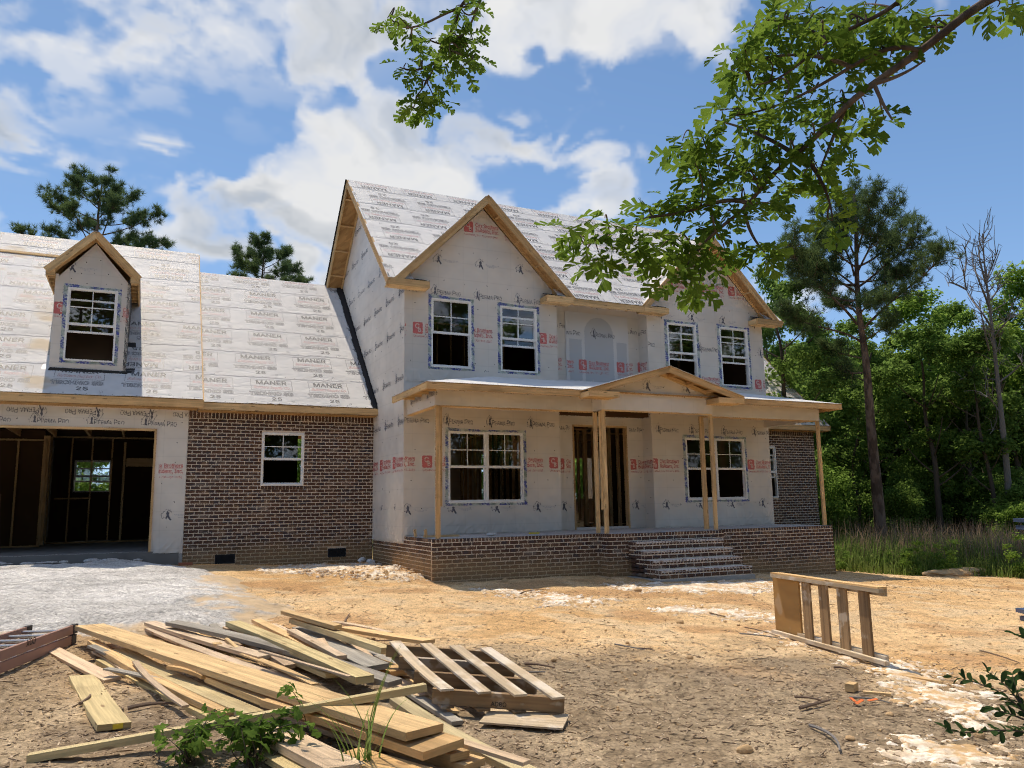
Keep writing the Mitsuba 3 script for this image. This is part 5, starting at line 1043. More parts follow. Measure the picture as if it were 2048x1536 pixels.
OAK_HCL=[[-3.773, -9.819, 3.781], [-3.721, -9.87, 3.676], [-3.626, -9.889, 3.707], [-3.567, -9.898, 3.618], [-3.553, -10.139, 3.508], [-3.491, -10.059, 3.467], [-3.386, -10.208, 3.681], [-3.377, -10.226, 3.553], [-3.368, -10.091, 3.549], [-3.338, -10.213, 3.513], [-3.29, -10.095, 3.48], [-3.352, -10.077, 3.45], [-3.488, -10.212, 3.365], [-3.693, -9.97, 3.399], [-3.631, -10.01, 3.324], [-3.461, -9.957, 3.376], [-3.426, -10.235, 3.284], [-3.64, -10.07, 3.123], [-3.563, -9.957, 3.146], [-3.52, -10.027, 3.155], [-3.562, -9.886, 3.13], [-3.664, -9.984, 3.111], [-3.469, -10.207, 3.523], [-3.249, -10.045, 3.892], [-3.763, -10.066, 3.632], [-3.457, -10.262, 3.678], [-3.583, -10.065, 3.222]]
STICKS=[[[-0.508, -7.128, -0.847], [-0.358, -7.455, -0.855]], [[1.927, -6.339, -0.958], [1.73, -7.152, -0.949]], [[-0.71, -9.895, -0.858], [-0.33, -9.814, -0.868]], [[-2.255, -8.082, -0.779], [-1.857, -8.138, -0.797]], [[-2.702, -4.365, -0.756], [-2.478, -3.695, -0.757]], [[-0.383, -7.358, -0.853], [-0.277, -7.514, -0.858]], [[-0.988, -10.26, -0.856], [-1.26, -10.756, -0.858]], [[-5.082, -8.072, -0.733], [-4.78, -8.106, -0.735]], [[0.781, -8.823, -0.906], [0.835, -8.956, -0.91]], [[1.428, -6.818, -0.937], [1.693, -7.307, -0.947]], [[3.275, -8.515, -1.012], [2.943, -9.157, -1.004]], [[-0.479, -9.615, -0.863], [-0.409, -9.841, -0.867]], [[-0.115, -9.806, -0.876], [0.027, -10.044, -0.886]], [[2.388, -5.094, -0.942], [2.388, -5.415, -0.953]], [[0.693, -2.335, -0.821], [1.436, -1.994, -0.829]], [[-6.754, -0.054, -0.572], [-6.369, -0.597, -0.596]], [[-5.388, -7.799, -0.729], [-5.339, -7.565, -0.725]], [[-1.875, -7.785, -0.794], [-1.705, -8.036, -0.801]]]
ROCKS=[[2.894, -2.521, -0.885, 0.12], [2.876, -3.648, -0.919, 0.07], [1.47, -5.61, -0.94, 0.08], [2.155, -5.69, -0.969, 0.05], [3.56, -4.608, -0.966, 0.04], [-0.114, -7.868, -0.88, 0.06], [-0.247, -6.966, -0.873, 0.04], [-1.528, -7.685, -0.822, 0.06], [-0.755, -7.915, -0.853, 0.06], [-0.921, -10.524, -0.877, 0.05], [1.374, -0.246, -0.809, 0.1], [0.393, -0.368, -0.792, 0.07], [-1.727, -10.472, -0.853, 0.07], [1.468, -3.057, -0.872, 0.05], [-0.085, 2.235, -0.713, 0.1], [-0.092, 1.165, -0.741, 0.12], [-0.271, 2.75, -0.696, 0.1], [-0.125, 0.431, -0.762, 0.09], [-0.409, 3.286, -0.68, 0.1], [-0.257, -10.274, -0.896, 0.05], [-0.118, -10.833, -0.908, 0.06], [-1.532, -8.845, -0.83, 0.05]]
BUSH=[[[-0.401, -11.484, -0.917], [-0.515, -11.428, -0.601], [-0.624, -11.345, -0.46], [-0.706, -11.259, -0.413], [-0.776, -11.173, -0.392]], [[-0.515, -11.428, -0.601], [-0.525, -11.312, -0.436], [-0.495, -11.194, -0.391]], [[-0.459, -11.485, -0.752], [-0.52, -11.387, -0.503], [-0.463, -11.322, -0.386]], [[-0.545, -11.571, -0.667], [-0.627, -11.515, -0.438], [-0.594, -11.496, -0.315]], [[-0.513, -11.518, -0.736], [-0.654, -11.483, -0.636], [-0.839, -11.412, -0.621], [-0.974, -11.362, -0.624], [-1.077, -11.332, -0.6]], [[-0.489, -11.382, -0.615], [-0.542, -11.306, -0.585], [-0.584, -11.233, -0.569]], [[-0.668, -11.518, -0.639], [-0.728, -11.485, -0.664], [-0.738, -11.476, -0.691]], [[-0.359, -11.327, -0.644], [-0.389, -11.264, -0.599], [-0.42, -11.201, -0.553]], [[-0.558, -11.61, -0.401], [-0.616, -11.566, -0.17], [-0.653, -11.5, -0.128]]]
# ---------------------------------------------------------------- lumber pile, pallet, scaffold, ladder
BL = {'wide': 'widest plank, smooth and pale, lying along the top of the lumber pile', 'grey': 'grey weathered board behind the widest plank in the pile', 'b3': 'pale narrow board half hidden behind the grey weathered board',
 'b4': 'thick yellowish timber lying across the back of the pile', 'b5': 'thin board just behind the thick yellowish timber', 'b6': 'short pinkish board in the back of the pile', 'b7': 'bluish grey wide board at the back right of the pile, beside the pallet',
 'b8': 'long greenish board at the far back of the pile, under a short offcut', 'b9': 'short offcut lying on the long board at the far back of the pile', 'b10': 'short pale board behind the pallet corner', 'b11': 'thin dark board furthest back in the pile',
 'b12': 'pale board under the bluish grey one, ending beside the pallet', 'cross': 'narrow board crossing over the front of the pile from lower left', 'b14': 'long curved narrow board at the left side of the pile', 'b15': 'leftmost narrow board lying on the soil beside the pile',
 'b16': 'broad pale board below the widest plank at the left', 'b17': 'reddish thin board between the curved board and the broad pale board', 'b18': 'short narrow offcut under the left edge of the widest plank', 'b19': 'short board with a dark end beside the widest plank',
 'b20': 'wide plank directly under the near end of the widest plank', 'b21': 'board end sticking out right under the two wide planks', 'b22': 'lowest thick board at the near right of the pile', 'b23': 'long pale beam lying on the soil along the right side of the pile',
 'b24': 'broad board in shade at the near end of the pile, under the crossing board', 'b25': 'narrow board at the bottom edge behind the oak seedling', 'b26': 'broad board at the bottom edge behind the grass tuft', 'b27': 'lone thin board with a splintered end left of the pile',
 'b28': 'short thick plank with a yellow tag lying alone left of the pile', 'b29': 'short wide offcut behind the widest plank', 'b30': 'split whitish board leaning beside the thick yellowish timber', 'b31': 'short yellow piece below the thick yellowish timber', 'osbstrip': 'thin strip board on the soil along the left side of the pallet'}
BL.update({'e1': 'dark thin board low in the pile behind the left part of the widest plank', 'e2': 'grey thin board low between the narrow pale board and the yellowish timber', 'e3': 'thin board on the soil under the bluish grey board', 'e4': 'old board sticking out under the left edge of the pallet',
 'e5': 'second old board running under the pallet from the pile', 'e6': 'low pinkish board under the broad pale board', 'e7': 'low board between the widest plank and the crossing board', 'e8': 'thin board flat on the soil under the leftmost narrow boards', 'e9': 'thin board squeezed under the wide plank at the near end',
 'e10': 'board flat on the soil at the near right corner of the pile', 'e11': 'short grey board between the long pale beam and the pallet', 'e12': 'thin splintered lath on top of the pile behind the crossing board'})
for n, A, B, w, t, bow, tone in BOARDS:
    t = min(t, .062)*.86; w *= .94; A = np.array(A); B = np.array(B); A[2] -= t/2; B[2] -= t/2
    roll = gd.normal(0, .05); e = (B-A)/np.linalg.norm(B-A); s0 = np.cross(e, [0, 0, 1.]); s0 = s0/np.linalg.norm(s0)+np.array([0, 0, roll])
    k = wood('lumber_board', lumber(A, B, w, t, side=s0, bow=bow*(-1 if n == 'grey' else 1), crown=gd.normal(0, .008), n=10, tone=tone, skew=gd.normal(0, .12)), label=BL[n], cat='board', group='boards of the lumber pile')
    if n == 'b28':
        q = B+e*.002; tg = Fr(q-s0*.02+np.array([0, 0, .0]), np.cross([0, 0, 1.], e)*1.0, (0, 0, 1)); obj(k+'__tag', tg.box(-.03, .03, -.014, .014, -.001, .003), 'tag_yellow', label='yellow stapled end tag')
rs8 = np.random.default_rng(88); ref = [b for b in BOARDS if b[0] in ('wide', 'grey', 'b4', 'b7', 'b16', 'b20', 'e2', 'e5', 'b12')]
for i in range(16):   # thin strips fallen between the boards
    n, A, B, w, t, bow, tone = ref[i % len(ref)]; A, B = np.array(A), np.array(B); e = (B-A)/np.linalg.norm(B-A); c = A+(B-A)*rs8.uniform(.1, .85); a_ = rs8.normal(0, .22); e = np.array([e[0]*math.cos(a_)-e[1]*math.sin(a_), e[0]*math.sin(a_)+e[1]*math.cos(a_), 0]); off = np.cross(e, [0, 0, 1.])*rs8.choice([-1, 1])*rs8.uniform(.15, .30)
    L = rs8.uniform(.5, 1.6); p_, q_ = c+off-e*L/2, c+off+e*L/2; p_[2] = gz(*p_[:2])+rs8.uniform(.03, .16); q_[2] = gz(*q_[:2])+rs8.uniform(.03, .13)
    wood('wood_strip', lumber(p_, q_, rs8.uniform(.03, .09), rs8.uniform(.012, .024), bow=rs8.normal(0, .02), n=6, tone=int(rs8.choice([0, 2, 2, 3]))), label='thin loose wood strip lying among the boards of the lumber pile', cat='wood strip', group='thin strips in the lumber pile')
FLp, FRp, BLp, BRp = [np.array(q) for q in PALLET]
pk = thing('wooden_pallet', 'dark weathered pallet with four pale slats lying tilted against the lumber pile', 'pallet')
ex = (FRp-FLp); Lx = 1.0; ex /= np.linalg.norm(ex); ey = (BLp-FLp); Ly = np.linalg.norm(ey); ey /= Ly; nz = np.cross(ex, ey); nz /= np.linalg.norm(nz); Lx = np.linalg.norm(FRp-FLp)
def pp_(a, b, h): return FLp+ex*a*Lx+ey*b*Ly+nz*h
for b in (.02, .36, .68, .98):
    wood(pk+'__stringer', lumber(pp_(-.03, b, -.066), pp_(1.0, b, -.066), .098, .038, side=nz), 'old_wood')
for i, a in enumerate((.06, .35, .63, .92)):
    wood(pk+'__slat', lumber(pp_(a, -.03, -.006), pp_(a, 1.02, -.006), .095, .016, side=ex, crown=-.02 if i == 0 else .0, n=8), 'weathered_wood')
for a in (.08, .36, .64, .92):
    wood(pk+'__bottom_slat', lumber(pp_(a, -.02, -.125), pp_(a, 1.0, -.125), .09, .016, side=ex), 'old_wood')
st_ = Fr(pp_(.42, .02, -.10)-ey*.0215, ex, nz); m_ = st_.flat(text('ADBO', .028, True), .002)
obj(pk+'__stencil', m_, 'nail_cap', label='small dark stencil on the front stringer') if m_ is not None else None
# thin sheet and planks under the pallet
q = [np.array((-2.80, -9.62, gz(-2.80, -9.62)+.035)), np.array((-2.36, -9.95, gz(-2.36, -9.95)+.03))]
wood('osb_panel', lumber(q[0]+(-.1, .35, 0), q[1]+(-.1, .35, .0), .34, .012, n=2), 'weathered_wood', label='thin chipboard scrap on the soil in front of the pallet', cat='panel')
# scaffold frame standing on its long edge
RL, RR = [np.array(q) for q in RACK]; sk = thing('scaffold_platform', 'ladder-like timber scaffold platform standing on its edge in the yard', 'scaffold')
e = RR-RL; e[2] = 0; Ls = np.linalg.norm(e); e /= Ls; nrm = np.cross(e, [0, 0, 1.]); HS = .73
zb_ = lambda t: RL[2]+(RR[2]-RL[2])*t
def sp_(t, h, o=0): return RL+e*(Ls*t)+np.array([0, 0, zb_(t)-RL[2]+h])+nrm*o
FRONT = 1 if (nrm@(CAM-RL)) > 0 else -1
obj(sk+'__panel', Fr(sp_(-.0, .03, FRONT*.0), e, (0, 0, 1)).box(-.02, .55, .0, HS-.02, -.012, .012), 'plywood', label='orange plywood panel filling the far end')
for t in (.365, .53, .695, .875): wood(sk+'__slat', lumber(sp_(t, .02, FRONT*.03), sp_(t, HS-.05, FRONT*.03), .155, .025, side=e), 'old_wood')
for h, o, a0, a1 in ((HS-.02, .058, .03, 1.03), (.045, .058, .0, 1.03), (HS-.035, -.03, .08, 1.0), (.05, -.03, .22, .97)):
    wood(sk+'__rail', lumber(sp_(a0, h, FRONT*o), sp_(a1, h, FRONT*o), .05 if o > 0 else .085, .04, side=(0, 0, 1) if o < 0 else nrm), 'weathered_wood')
wood(sk+'__rail', lumber(sp_(.03, HS+.005, FRONT*.03), sp_(1.02, HS+.005, FRONT*.03), .10, .022, side=nrm), 'lumber')
for a in (.28, .45, .61, .78, .95): wood(sk+'__block', lumber(sp_(a-.045, .06, FRONT*.005), sp_(a+.045, .06, FRONT*.005), .07, .035, side=(0, 0, 1)), 'weathered_wood')
# extension ladder
lk = thing('extension_ladder', 'brown fibreglass extension ladder lying flat on the soil left of the pile', 'ladder')
E0 = np.array((-5.63, -4.92, gz(-5.63, -4.92))); ed = np.array((-6.10, -6.40, 0))-np.array((-5.63, -4.92, 0)); ed /= np.linalg.norm(ed); sd = np.array((-ed[1], ed[0], 0)); sd = sd if sd[0] < 0 else -sd; LL = 3.2
zg = lambda s_, o, h: (lambda q: np.array([q[0], q[1], gz(E0[0], E0[1])+h+.0]))(E0+ed*s_+sd*o)
for o in (0, .44):
    for h in (.055, .155):
        obj(lk+'__rail', cat([Fr(zg(0, o, h-.045+.0), ed, (0, 0, 1)).box(.0 if h < .1 else -.02, LL, 0, .085, -.016, .016)]), 'rail_brown')
        obj(lk+'__end_cap', Fr(zg(0, o, h-.045), ed, (0, 0, 1)).box(-.035 if h > .1 else -.015, .07 if h > .1 else .09, -.003, .088, -.021, .021), 'rubber')
for i in range(11):
    for h in (.055, .155): obj(lk+'__rung', tube([zg(.16+.28*i, .0, h), zg(.16+.28*i, .44, h)], .016, 8), 'aluminium')
fo = -1 if (sd@(CAM-E0)) < 0 else 1
fl_ = Fr(zg(1.05, 0, .155)+sd*fo*.0165, -ed, (0, 0, 1)); fl_ = Fr(fl_.o, -ed if np.cross(-ed, [0, 0, 1])@(CAM-E0) > 0 else ed, (0, 0, 1))
m_ = fl_.flat(affinity.rotate(text('COX', .06, True), 180, origin=(.08, .03)), .002); obj(lk+'__marking', m_, 'nail_cap', label='upside down letters on the rail')

# ---------------------------------------------------------------- small things on the ground and the porch
for i, (a, b) in enumerate(STICKS):
    a, b = np.array(a), np.array(b); a[2] = gz(*a[:2])+.02; b[2] = gz(*b[:2])+.02; L = np.linalg.norm(b-a); mid = (a+b)/2+np.array([gd.normal(0, .06)*L, gd.normal(0, .06)*L, .01])
    r_ = gd.uniform(.007, .014)*(1.6 if i in (2, 7) else 1)
    obj('stick', tube(smooth_line([a, mid, b], 4), np.linspace(r_, r_*.5, 9), 6), 'dry_stick' if i % 3 else 'bark_grey', label='fallen dry stick lying on the bare ground', cat='stick', group='fallen sticks on the ground')
for i, (x, y, z, s_) in enumerate(ROCKS):
    m = clod_mesh(gd, s_*1.15, 2); m.vertices += .12*s_*(meshkit.fbm(m.vertices/s_*5, 2, i)-.5)[:, None]; m.apply_translation((x, y, gz(x, y)+s_*.15))
    obj('rock', m, 'soil_clod', label='small broken rock or clay lump on the sandy ground', cat='rock', group='loose rocks on the site')
def scrap(key, x, y, L, w, t, ang, mat, label, c):
    a = np.array([math.cos(ang), math.sin(ang), 0])*L/2; p_ = np.array([x, y, gz(x, y)+t/2+.006])
    return wood(key, lumber(p_-a, p_+a, w, t), mat, label=label, cat=c)
scrap('wood_block', .154, -9.584, .10, .07, .06, .4, 'lumber', 'small cut wood block on the soil right of the mulch', 'wood block')
scrap('wood_scrap', .223, -9.767, .2, .035, .02, -.9, 'lumber', 'short wood strip lying beside the small cut block', 'wood scrap')
scrap('wood_lath', 1.2, -9.25, .62, .03, .012, -1.35, 'lumber', 'thin lath lying on the soil just right of the scaffold', 'lath')
obj('plastic_scrap', cat([Fr((-.25+dx, -10.0+dy, gz(-.25, -10)+.015), (math.cos(a), math.sin(a), .1), (-math.sin(a), math.cos(a), .15)).box(0, l_, 0, .025, 0, .003) for dx, dy, a, l_ in ((0, 0, .3, .11), (.05, .05, 1.1, .09), (.14, .02, -.2, .08))]), 'orange_plastic', label='torn orange plastic strips on the mulch', cat='plastic scrap')
b_ = np.array((-4.16, 3.95)); obj('loose_brick', Fr((b_[0], b_[1], gz(*b_)+.03), (1, .1, 0), (0, 0, 1)).box(-.14, .13, -.03, .03, -.09, .0), 'red_brick', label='loose red brick lying at the corner where garage meets link', cat='brick')
pc = np.array((-.22, 3.9, gz(-.22, 3.9)+.06)); r1 = tube([pc, pc+(.02, -.26, -.0)], .062, 16); obj('drain_pipe', r1, 'pvc', smooth=40, label='short white plastic drain pipe at the inner corner of the link', cat='pipe')
obj('drain_pipe_bend', tube(smooth_line([pc+(-.12, .05, .04), pc+(-.16, -.02, .06), pc+(-.24, -.05, .0)], 4), .055, 12), 'pvc', smooth=40, label='dusty pipe elbow lying left of the white drain pipe', cat='pipe')
for x, y, h_, lb_ in ((.07, 1.30, .16, 'short stake standing at the left edge of the porch floor'), (.10, .72, .17, 'short stake standing near the left corner post of the porch')):
    wood('stake', lumber((x, y, .006), (x-.02, y, h_), .055, .03, side=(1, 0, 0)), label=lb_, cat='stake')
wood('porch_offcut', lumber((.12, .95, .025), (.85, .85, .025), .09, .035), label='board offcut lying flat on the left end of the porch floor', cat='board')
obj('plastic_bag', (lambda m: (m.apply_scale((.10, .06, .05)), m.apply_translation((1.42, .5, .04)), m)[2])(clod_mesh(gd, 2.0, 2)), 'plastic_film', smooth=True, label='crumpled clear plastic bag on the porch floor', cat='bag')
wood('yellow_level', lumber((2.48, .9, .02), (2.72, .9, .02), .05, .03), 'tag_yellow', label='small yellow tool on the porch floor near the door', cat='tool')
obj('cardboard_box', bx(-8.85, -8.0, 6.2, 6.9, -.24, 1.05), 'card', label='tall dark carton standing inside the garage at the left', cat='box')
obj('carton_label', Fr((-8.35, 6.2, .62), (1, 0, 0), (0, 0, 1)).box(0, .18, 0, .13, 0, .003), 'pvc', label='pale paper label stuck on the dark carton', cat='label') if False else None
# trailer ends reaching in from the right
for nm, o, sc, lb_ in (('utility_trailer', np.array((12.22, -3.49, 0.02)), 1.0, 'blue grey trailer bed reaching in at the right edge above the grass'), ('equipment_trailer', np.array((4.98, -8.02, -.87)), .62, 'low dark blue trailer beam reaching in at the right edge over the dirt')):
    k = thing(nm, lb_, 'trailer'); d_ = np.array((.84, -.54, 0)); f = Fr(o, d_, (0, 0, 1))
    b0, b1 = -.10*sc, .14*sc
    obj(k+'__deck', cat([f.box(0, 4.0, .06*sc, b1, -.35, .5), f.box(.03, 4.0, -.10*sc, -.01*sc, -.33, .48)]), 'trailer_blue'); obj(k+'__side_rail', f.box(.01, 4.0, -.015*sc, .055*sc, .47, .54), 'trailer_grey')
    obj(k+'__bracket', f.box(.05, .2*sc+.05, b1, b1+.04, .36, .5), 'black_paint'); 
    obj(k+'__tail_lamp', (lambda m: (m.apply_scale((.5, .5, .5)), m.apply_translation(f.pt(.16*sc, -.15*sc, .44)), m)[2])(trimesh.creation.icosphere(subdivisions=2, radius=.16*sc)), 'lamp_orange' if sc == 1.0 else 'black_paint', smooth=True)
    g0 = gz(*(o+d_*2.4)[:2])
    for s_ in (-.45, .6):
        c = f.pt(2.4, 0, s_); m = trimesh.creation.cylinder(radius=max(.12, min(.34, (o[2]-g0)*.5)), height=.18, sections=24); m.apply_transform(trimesh.geometry.align_vectors([0, 0, 1], f.n)); m.apply_translation((c[0], c[1], g0+max(.12, min(.34, (o[2]-g0)*.5)))); obj(k+'__wheel', m, 'rubber', smooth=40)
    if sc == 1.0: obj(k+'__corner_post', f.box(.55, .68, b1, .62, .40, .5), 'trailer_blue')
    obj(k+'__leg', cat([f.box(2.3, 2.5, g0-o[2]+.1, .0, -.3, .4)]), 'black_paint')
# ---------------------------------------------------------------- vegetation
def unit(v): return v/np.linalg.norm(v, axis=-1, keepdims=True)
def cards(c, n, size, r, asp=.62):
    """Rhombic leaf faces at c with normals n."""
    k = len(c); a = unit(np.cross(n, r.normal(size=(k, 3)))); b = np.cross(n, a); s = (size*r.uniform(.65, 1.35, k))[:, None]
    v = np.stack([c-a*s*.5, c+b*s*.5*asp-n*s*.06, c+a*s*.5, c-b*s*.5*asp-n*s*.06], 1).reshape(-1, 3)
    f = (np.array([(0, 1, 2), (0, 2, 3)])[None]+4*np.arange(k)[:, None, None]).reshape(-1, 3)
    return trimesh.Trimesh(v, f, process=False)
def crown(seed, R, z0, z1, n, leaf, clumps=34, cr=(.22, .42)):
    r = np.random.default_rng(seed); H = z1-z0; cs, rs = [], []
    for i in range(clumps):
        t = r.uniform(.02, 1); prof = math.sin(min(t*1.15+.12, 1.0)*math.pi*.5)**.7 if t < .45 else math.sqrt(max(0, 1-((t-.42)/.60)**2))
        ang = i*2.39996+r.uniform(-.5, .5); rad = R*prof*r.uniform(.35, .95)
        cs.append((rad*math.cos(ang), rad*math.sin(ang), z0+H*t)); rs.append(R*r.uniform(*cr)*(1.0-.3*t))
    cs = np.array(cs); rs = np.array(rs); w = rs**2; pick = r.choice(clumps, n, p=w/w.sum())
    d = unit(r.normal(size=(n, 3))); d[:, 2] = np.abs(d[:, 2])*np.where(r.random(n) < .78, 1, -1)
    rad = rs[pick]*r.uniform(0, 1, n)**.45*(1+.25*(meshkit.fbm(cs[pick]+d*1.7, 2, seed)-.5))
    c = cs[pick]+d*rad[:, None]*np.array([1, 1, .72]); c += r.normal(0, leaf*.5, (n, 3))
    nn = unit(d*.6+np.array([0, 0, .75])+r.normal(0, .55, (n, 3)))
    return cards(c, nn, leaf, r)
def tree_trunk(r, H, R, rad, lean=0.0, base=0.0):
    pts = [(0, 0, base-.2)]; x = y = 0
    for i in range(1, 7): x += r.normal(0, .09)+lean; y += r.normal(0, .09); pts.append((x, y, base+H*.86*i/6))
    ms = [tube(smooth_line(pts, 3), np.linspace(rad, rad*.22, 19), 9)]
    for i in range(9):
        t = r.uniform(.32, .9); j = min(int(t*6), 5); p = np.array(pts[j])+(np.array(pts[j+1])-pts[j])*(t*6-j); a = r.uniform(0, 6.28); l_ = R*r.uniform(.5, .9)
        ms.append(tube(smooth_line([p, p+np.array([math.cos(a)*l_*.5, math.sin(a)*l_*.5, l_*.35]), p+np.array([math.cos(a)*l_, math.sin(a)*l_, l_*.9])], 3), np.linspace(rad*.35*(1-t*.5), rad*.08, 7), 6))
    return cat(ms)
ARCH = {}
for j, (R, H, n, leaf) in enumerate(((2.5, 10.0, 17000, .17), (2.2, 9.0, 15000, .15), (2.9, 10.5, 19000, .18))):
    rr = np.random.default_rng(60+j)
    ARCH[j] = (R, H, mikit.ply(crown(70+j, R, H*.20, H, n, leaf), 'leaf_mid'), mikit.ply(tree_trunk(rr, H, R, .16), 'bark_dark', 60))
def put_tree(key, x, y, z, H, R, j, mat, label, group, rot=0.0, catg='tree'):
    R0, H0, cp, tp = ARCH[j]; k = thing(key, label, catg, group)
    M_ = T().translate([x, y, z]).rotate([0, 0, 1], rot).scale([R/R0, R/R0, H/H0])
    scene[k+'__crown'] = {**cp, 'to_world': M_, 'bsdf': {'type': 'ref', 'id': mat}}; scene[k+'__trunk'] = {**tp, 'to_world': M_}
ORD = ['leftmost', 'second', 'third', 'fourth', 'fifth', 'sixth', 'seventh', 'eighth', 'ninth', 'tenth', 'eleventh', 'twelfth', 'thirteenth', 'fourteenth', 'fifteenth', 'sixteenth', 'seventeenth', 'eighteenth', 'nineteenth', 'twentieth']
order_ = sorted(range(len(TREES)), key=lambda i: (TREES[i][0]-CAM[0])/(TREES[i][1]-CAM[1]))
for rank, i in enumerate(order_):
    x, y, z, H, R, kd = TREES[i]
    put_tree('broadleaf_tree', x, y, z, H*1.02, R*1.15, i % 3, ('leaf_dark', 'leaf_mid', 'leaf_bright')[kd if (i+kd) % 3 else min(kd, 1)], '%s broadleaf tree counted from the left in the woods right of the house' % ORD[rank], 'broadleaf trees right of the house', rot=i*71.0)
rt = np.random.default_rng(90)
for i in range(9):
    x = -11+3.4*i+rt.uniform(-1, 1); y = 19+rt.uniform(-2, 4); H = rt.uniform(5.2, 6.6)
    put_tree('woodland_tree', x, y, gz(x, y), H, 2.3, i % 3, 'leaf_mid', 'low green tree behind the house seen only through its windows', 'trees seen through the house', rot=i*50.)
for i in range(16):
    x = -26+5.4*i+rt.uniform(-1, 1); y = -33+rt.uniform(-3, 3)+max(0, i-8)*2.6; H = rt.uniform(17, 20)
    put_tree('roadside_tree', x, y, gz(x, y), H, 4.4, i % 3, 'leaf_dark', 'tall tree behind the viewpoint, mirrored darkly in the upper window panes', 'trees behind the viewpoint', rot=i*33.)
# undergrowth between the trunks
BU = [mikit.ply(crown(130+j, 1.0, .05, 1.9, 6500, .075, 18, (.3, .5)), 'leaf_dark') for j in range(3)]
ub = np.random.default_rng(33); nb_ = 0
for i in range(52):
    a = math.radians(ub.uniform(42.5, 62)); d = ub.uniform(29, 44)
    x, y = CAM[0]+d*math.sin(a), CAM[1]+d*math.cos(a)
    s_ = ub.uniform(.7, 1.35)
    k = 'shrub' if nb_ == 0 else 'shrub_%03d' % nb_; nb_ += 1
    scene[k] = {**BU[i % 3], 'to_world': T().translate([x, y, gz(x, y)]).rotate([0, 0, 1], i*40.).scale([s_*1.2, s_*1.2, s_*ub.uniform(.8, 1.5)]), 'bsdf': {'type': 'ref', 'id': ('leaf_dark', 'leaf_mid', 'leaf_dark')[i % 3]}}
    tag(k, 'dark leafy shrub filling the undergrowth between the tree trunks', 'shrub', 'undergrowth shrubs in the woods')
for i, (u_, d, rad, H) in enumerate(((44.9, 26.0, .16, 9), (50.2, 30.5, .13, 9), (53.2, 27.5, .13, 8.5), (55.1, 30, .11, 8), (56.6, 26.5, .10, 7.5), (47.4, 34, .12, 9), (54.1, 34, .1, 9), (48.7, 28.5, .07, 7), (51.6, 33, .08, 8), (57.8, 30, .14, 8))):
    a = math.radians(u_); d_ = d/math.cos(a-YAW); x, y = CAM[0]+d_*math.sin(a), CAM[1]+d_*math.cos(a); r_ = np.random.default_rng(300+i)
    k = thing('slender_tree', '%s bare dark trunk counted from the left at the edge of the woods' % ORD[i], 'tree', 'bare trunks in the woods')
    tk = tree_trunk(r_, H, 1.6, rad, lean=r_.normal(0, .05)); tk.apply_translation((x, y, gz(x, y))); obj(k+'__trunk', tk, 'bark_dark', smooth=60)
    cr_ = crown(320+i, 1.7, H*.45, H*1.02, 5000, .16, 14, (.3, .5)); cr_.apply_translation((x, y, gz(x, y))); obj(k+'__crown', cr_, 'leaf_dark')
for i in range(16):   # low woods behind the house, seen through its openings
    x = -10.5+1.7*i; y = 17.6+ub.uniform(-.8, 1.5); k = 'shrub_%03d' % nb_; nb_ += 1
    scene[k] = {**BU[i % 3], 'to_world': T().translate([x, y, gz(x, y)]).rotate([0, 0, 1], i*40.).scale([1.7, 1.7, 2.4]), 'bsdf': {'type': 'ref', 'id': 'leaf_mid'}}
    tag(k, 'green shrub behind the house, glimpsed through its windows', 'shrub', 'shrubs seen through the house')
for i in range(15):   # deeper rows of the woods
    a = math.radians(41.5+1.5*i+ub.uniform(-.4, .4)); d = ub.uniform(50, 62); x, y = CAM[0]+d*math.sin(a), CAM[1]+d*math.cos(a)
    put_tree('deep_woods_tree', x, y, gz(x, y)-.5, ub.uniform(11, 13.5), 4.6, i % 3, 'leaf_dark', 'tree far back in the woods, filling the dark between nearer trunks', 'trees far back in the woods', rot=i*47.)
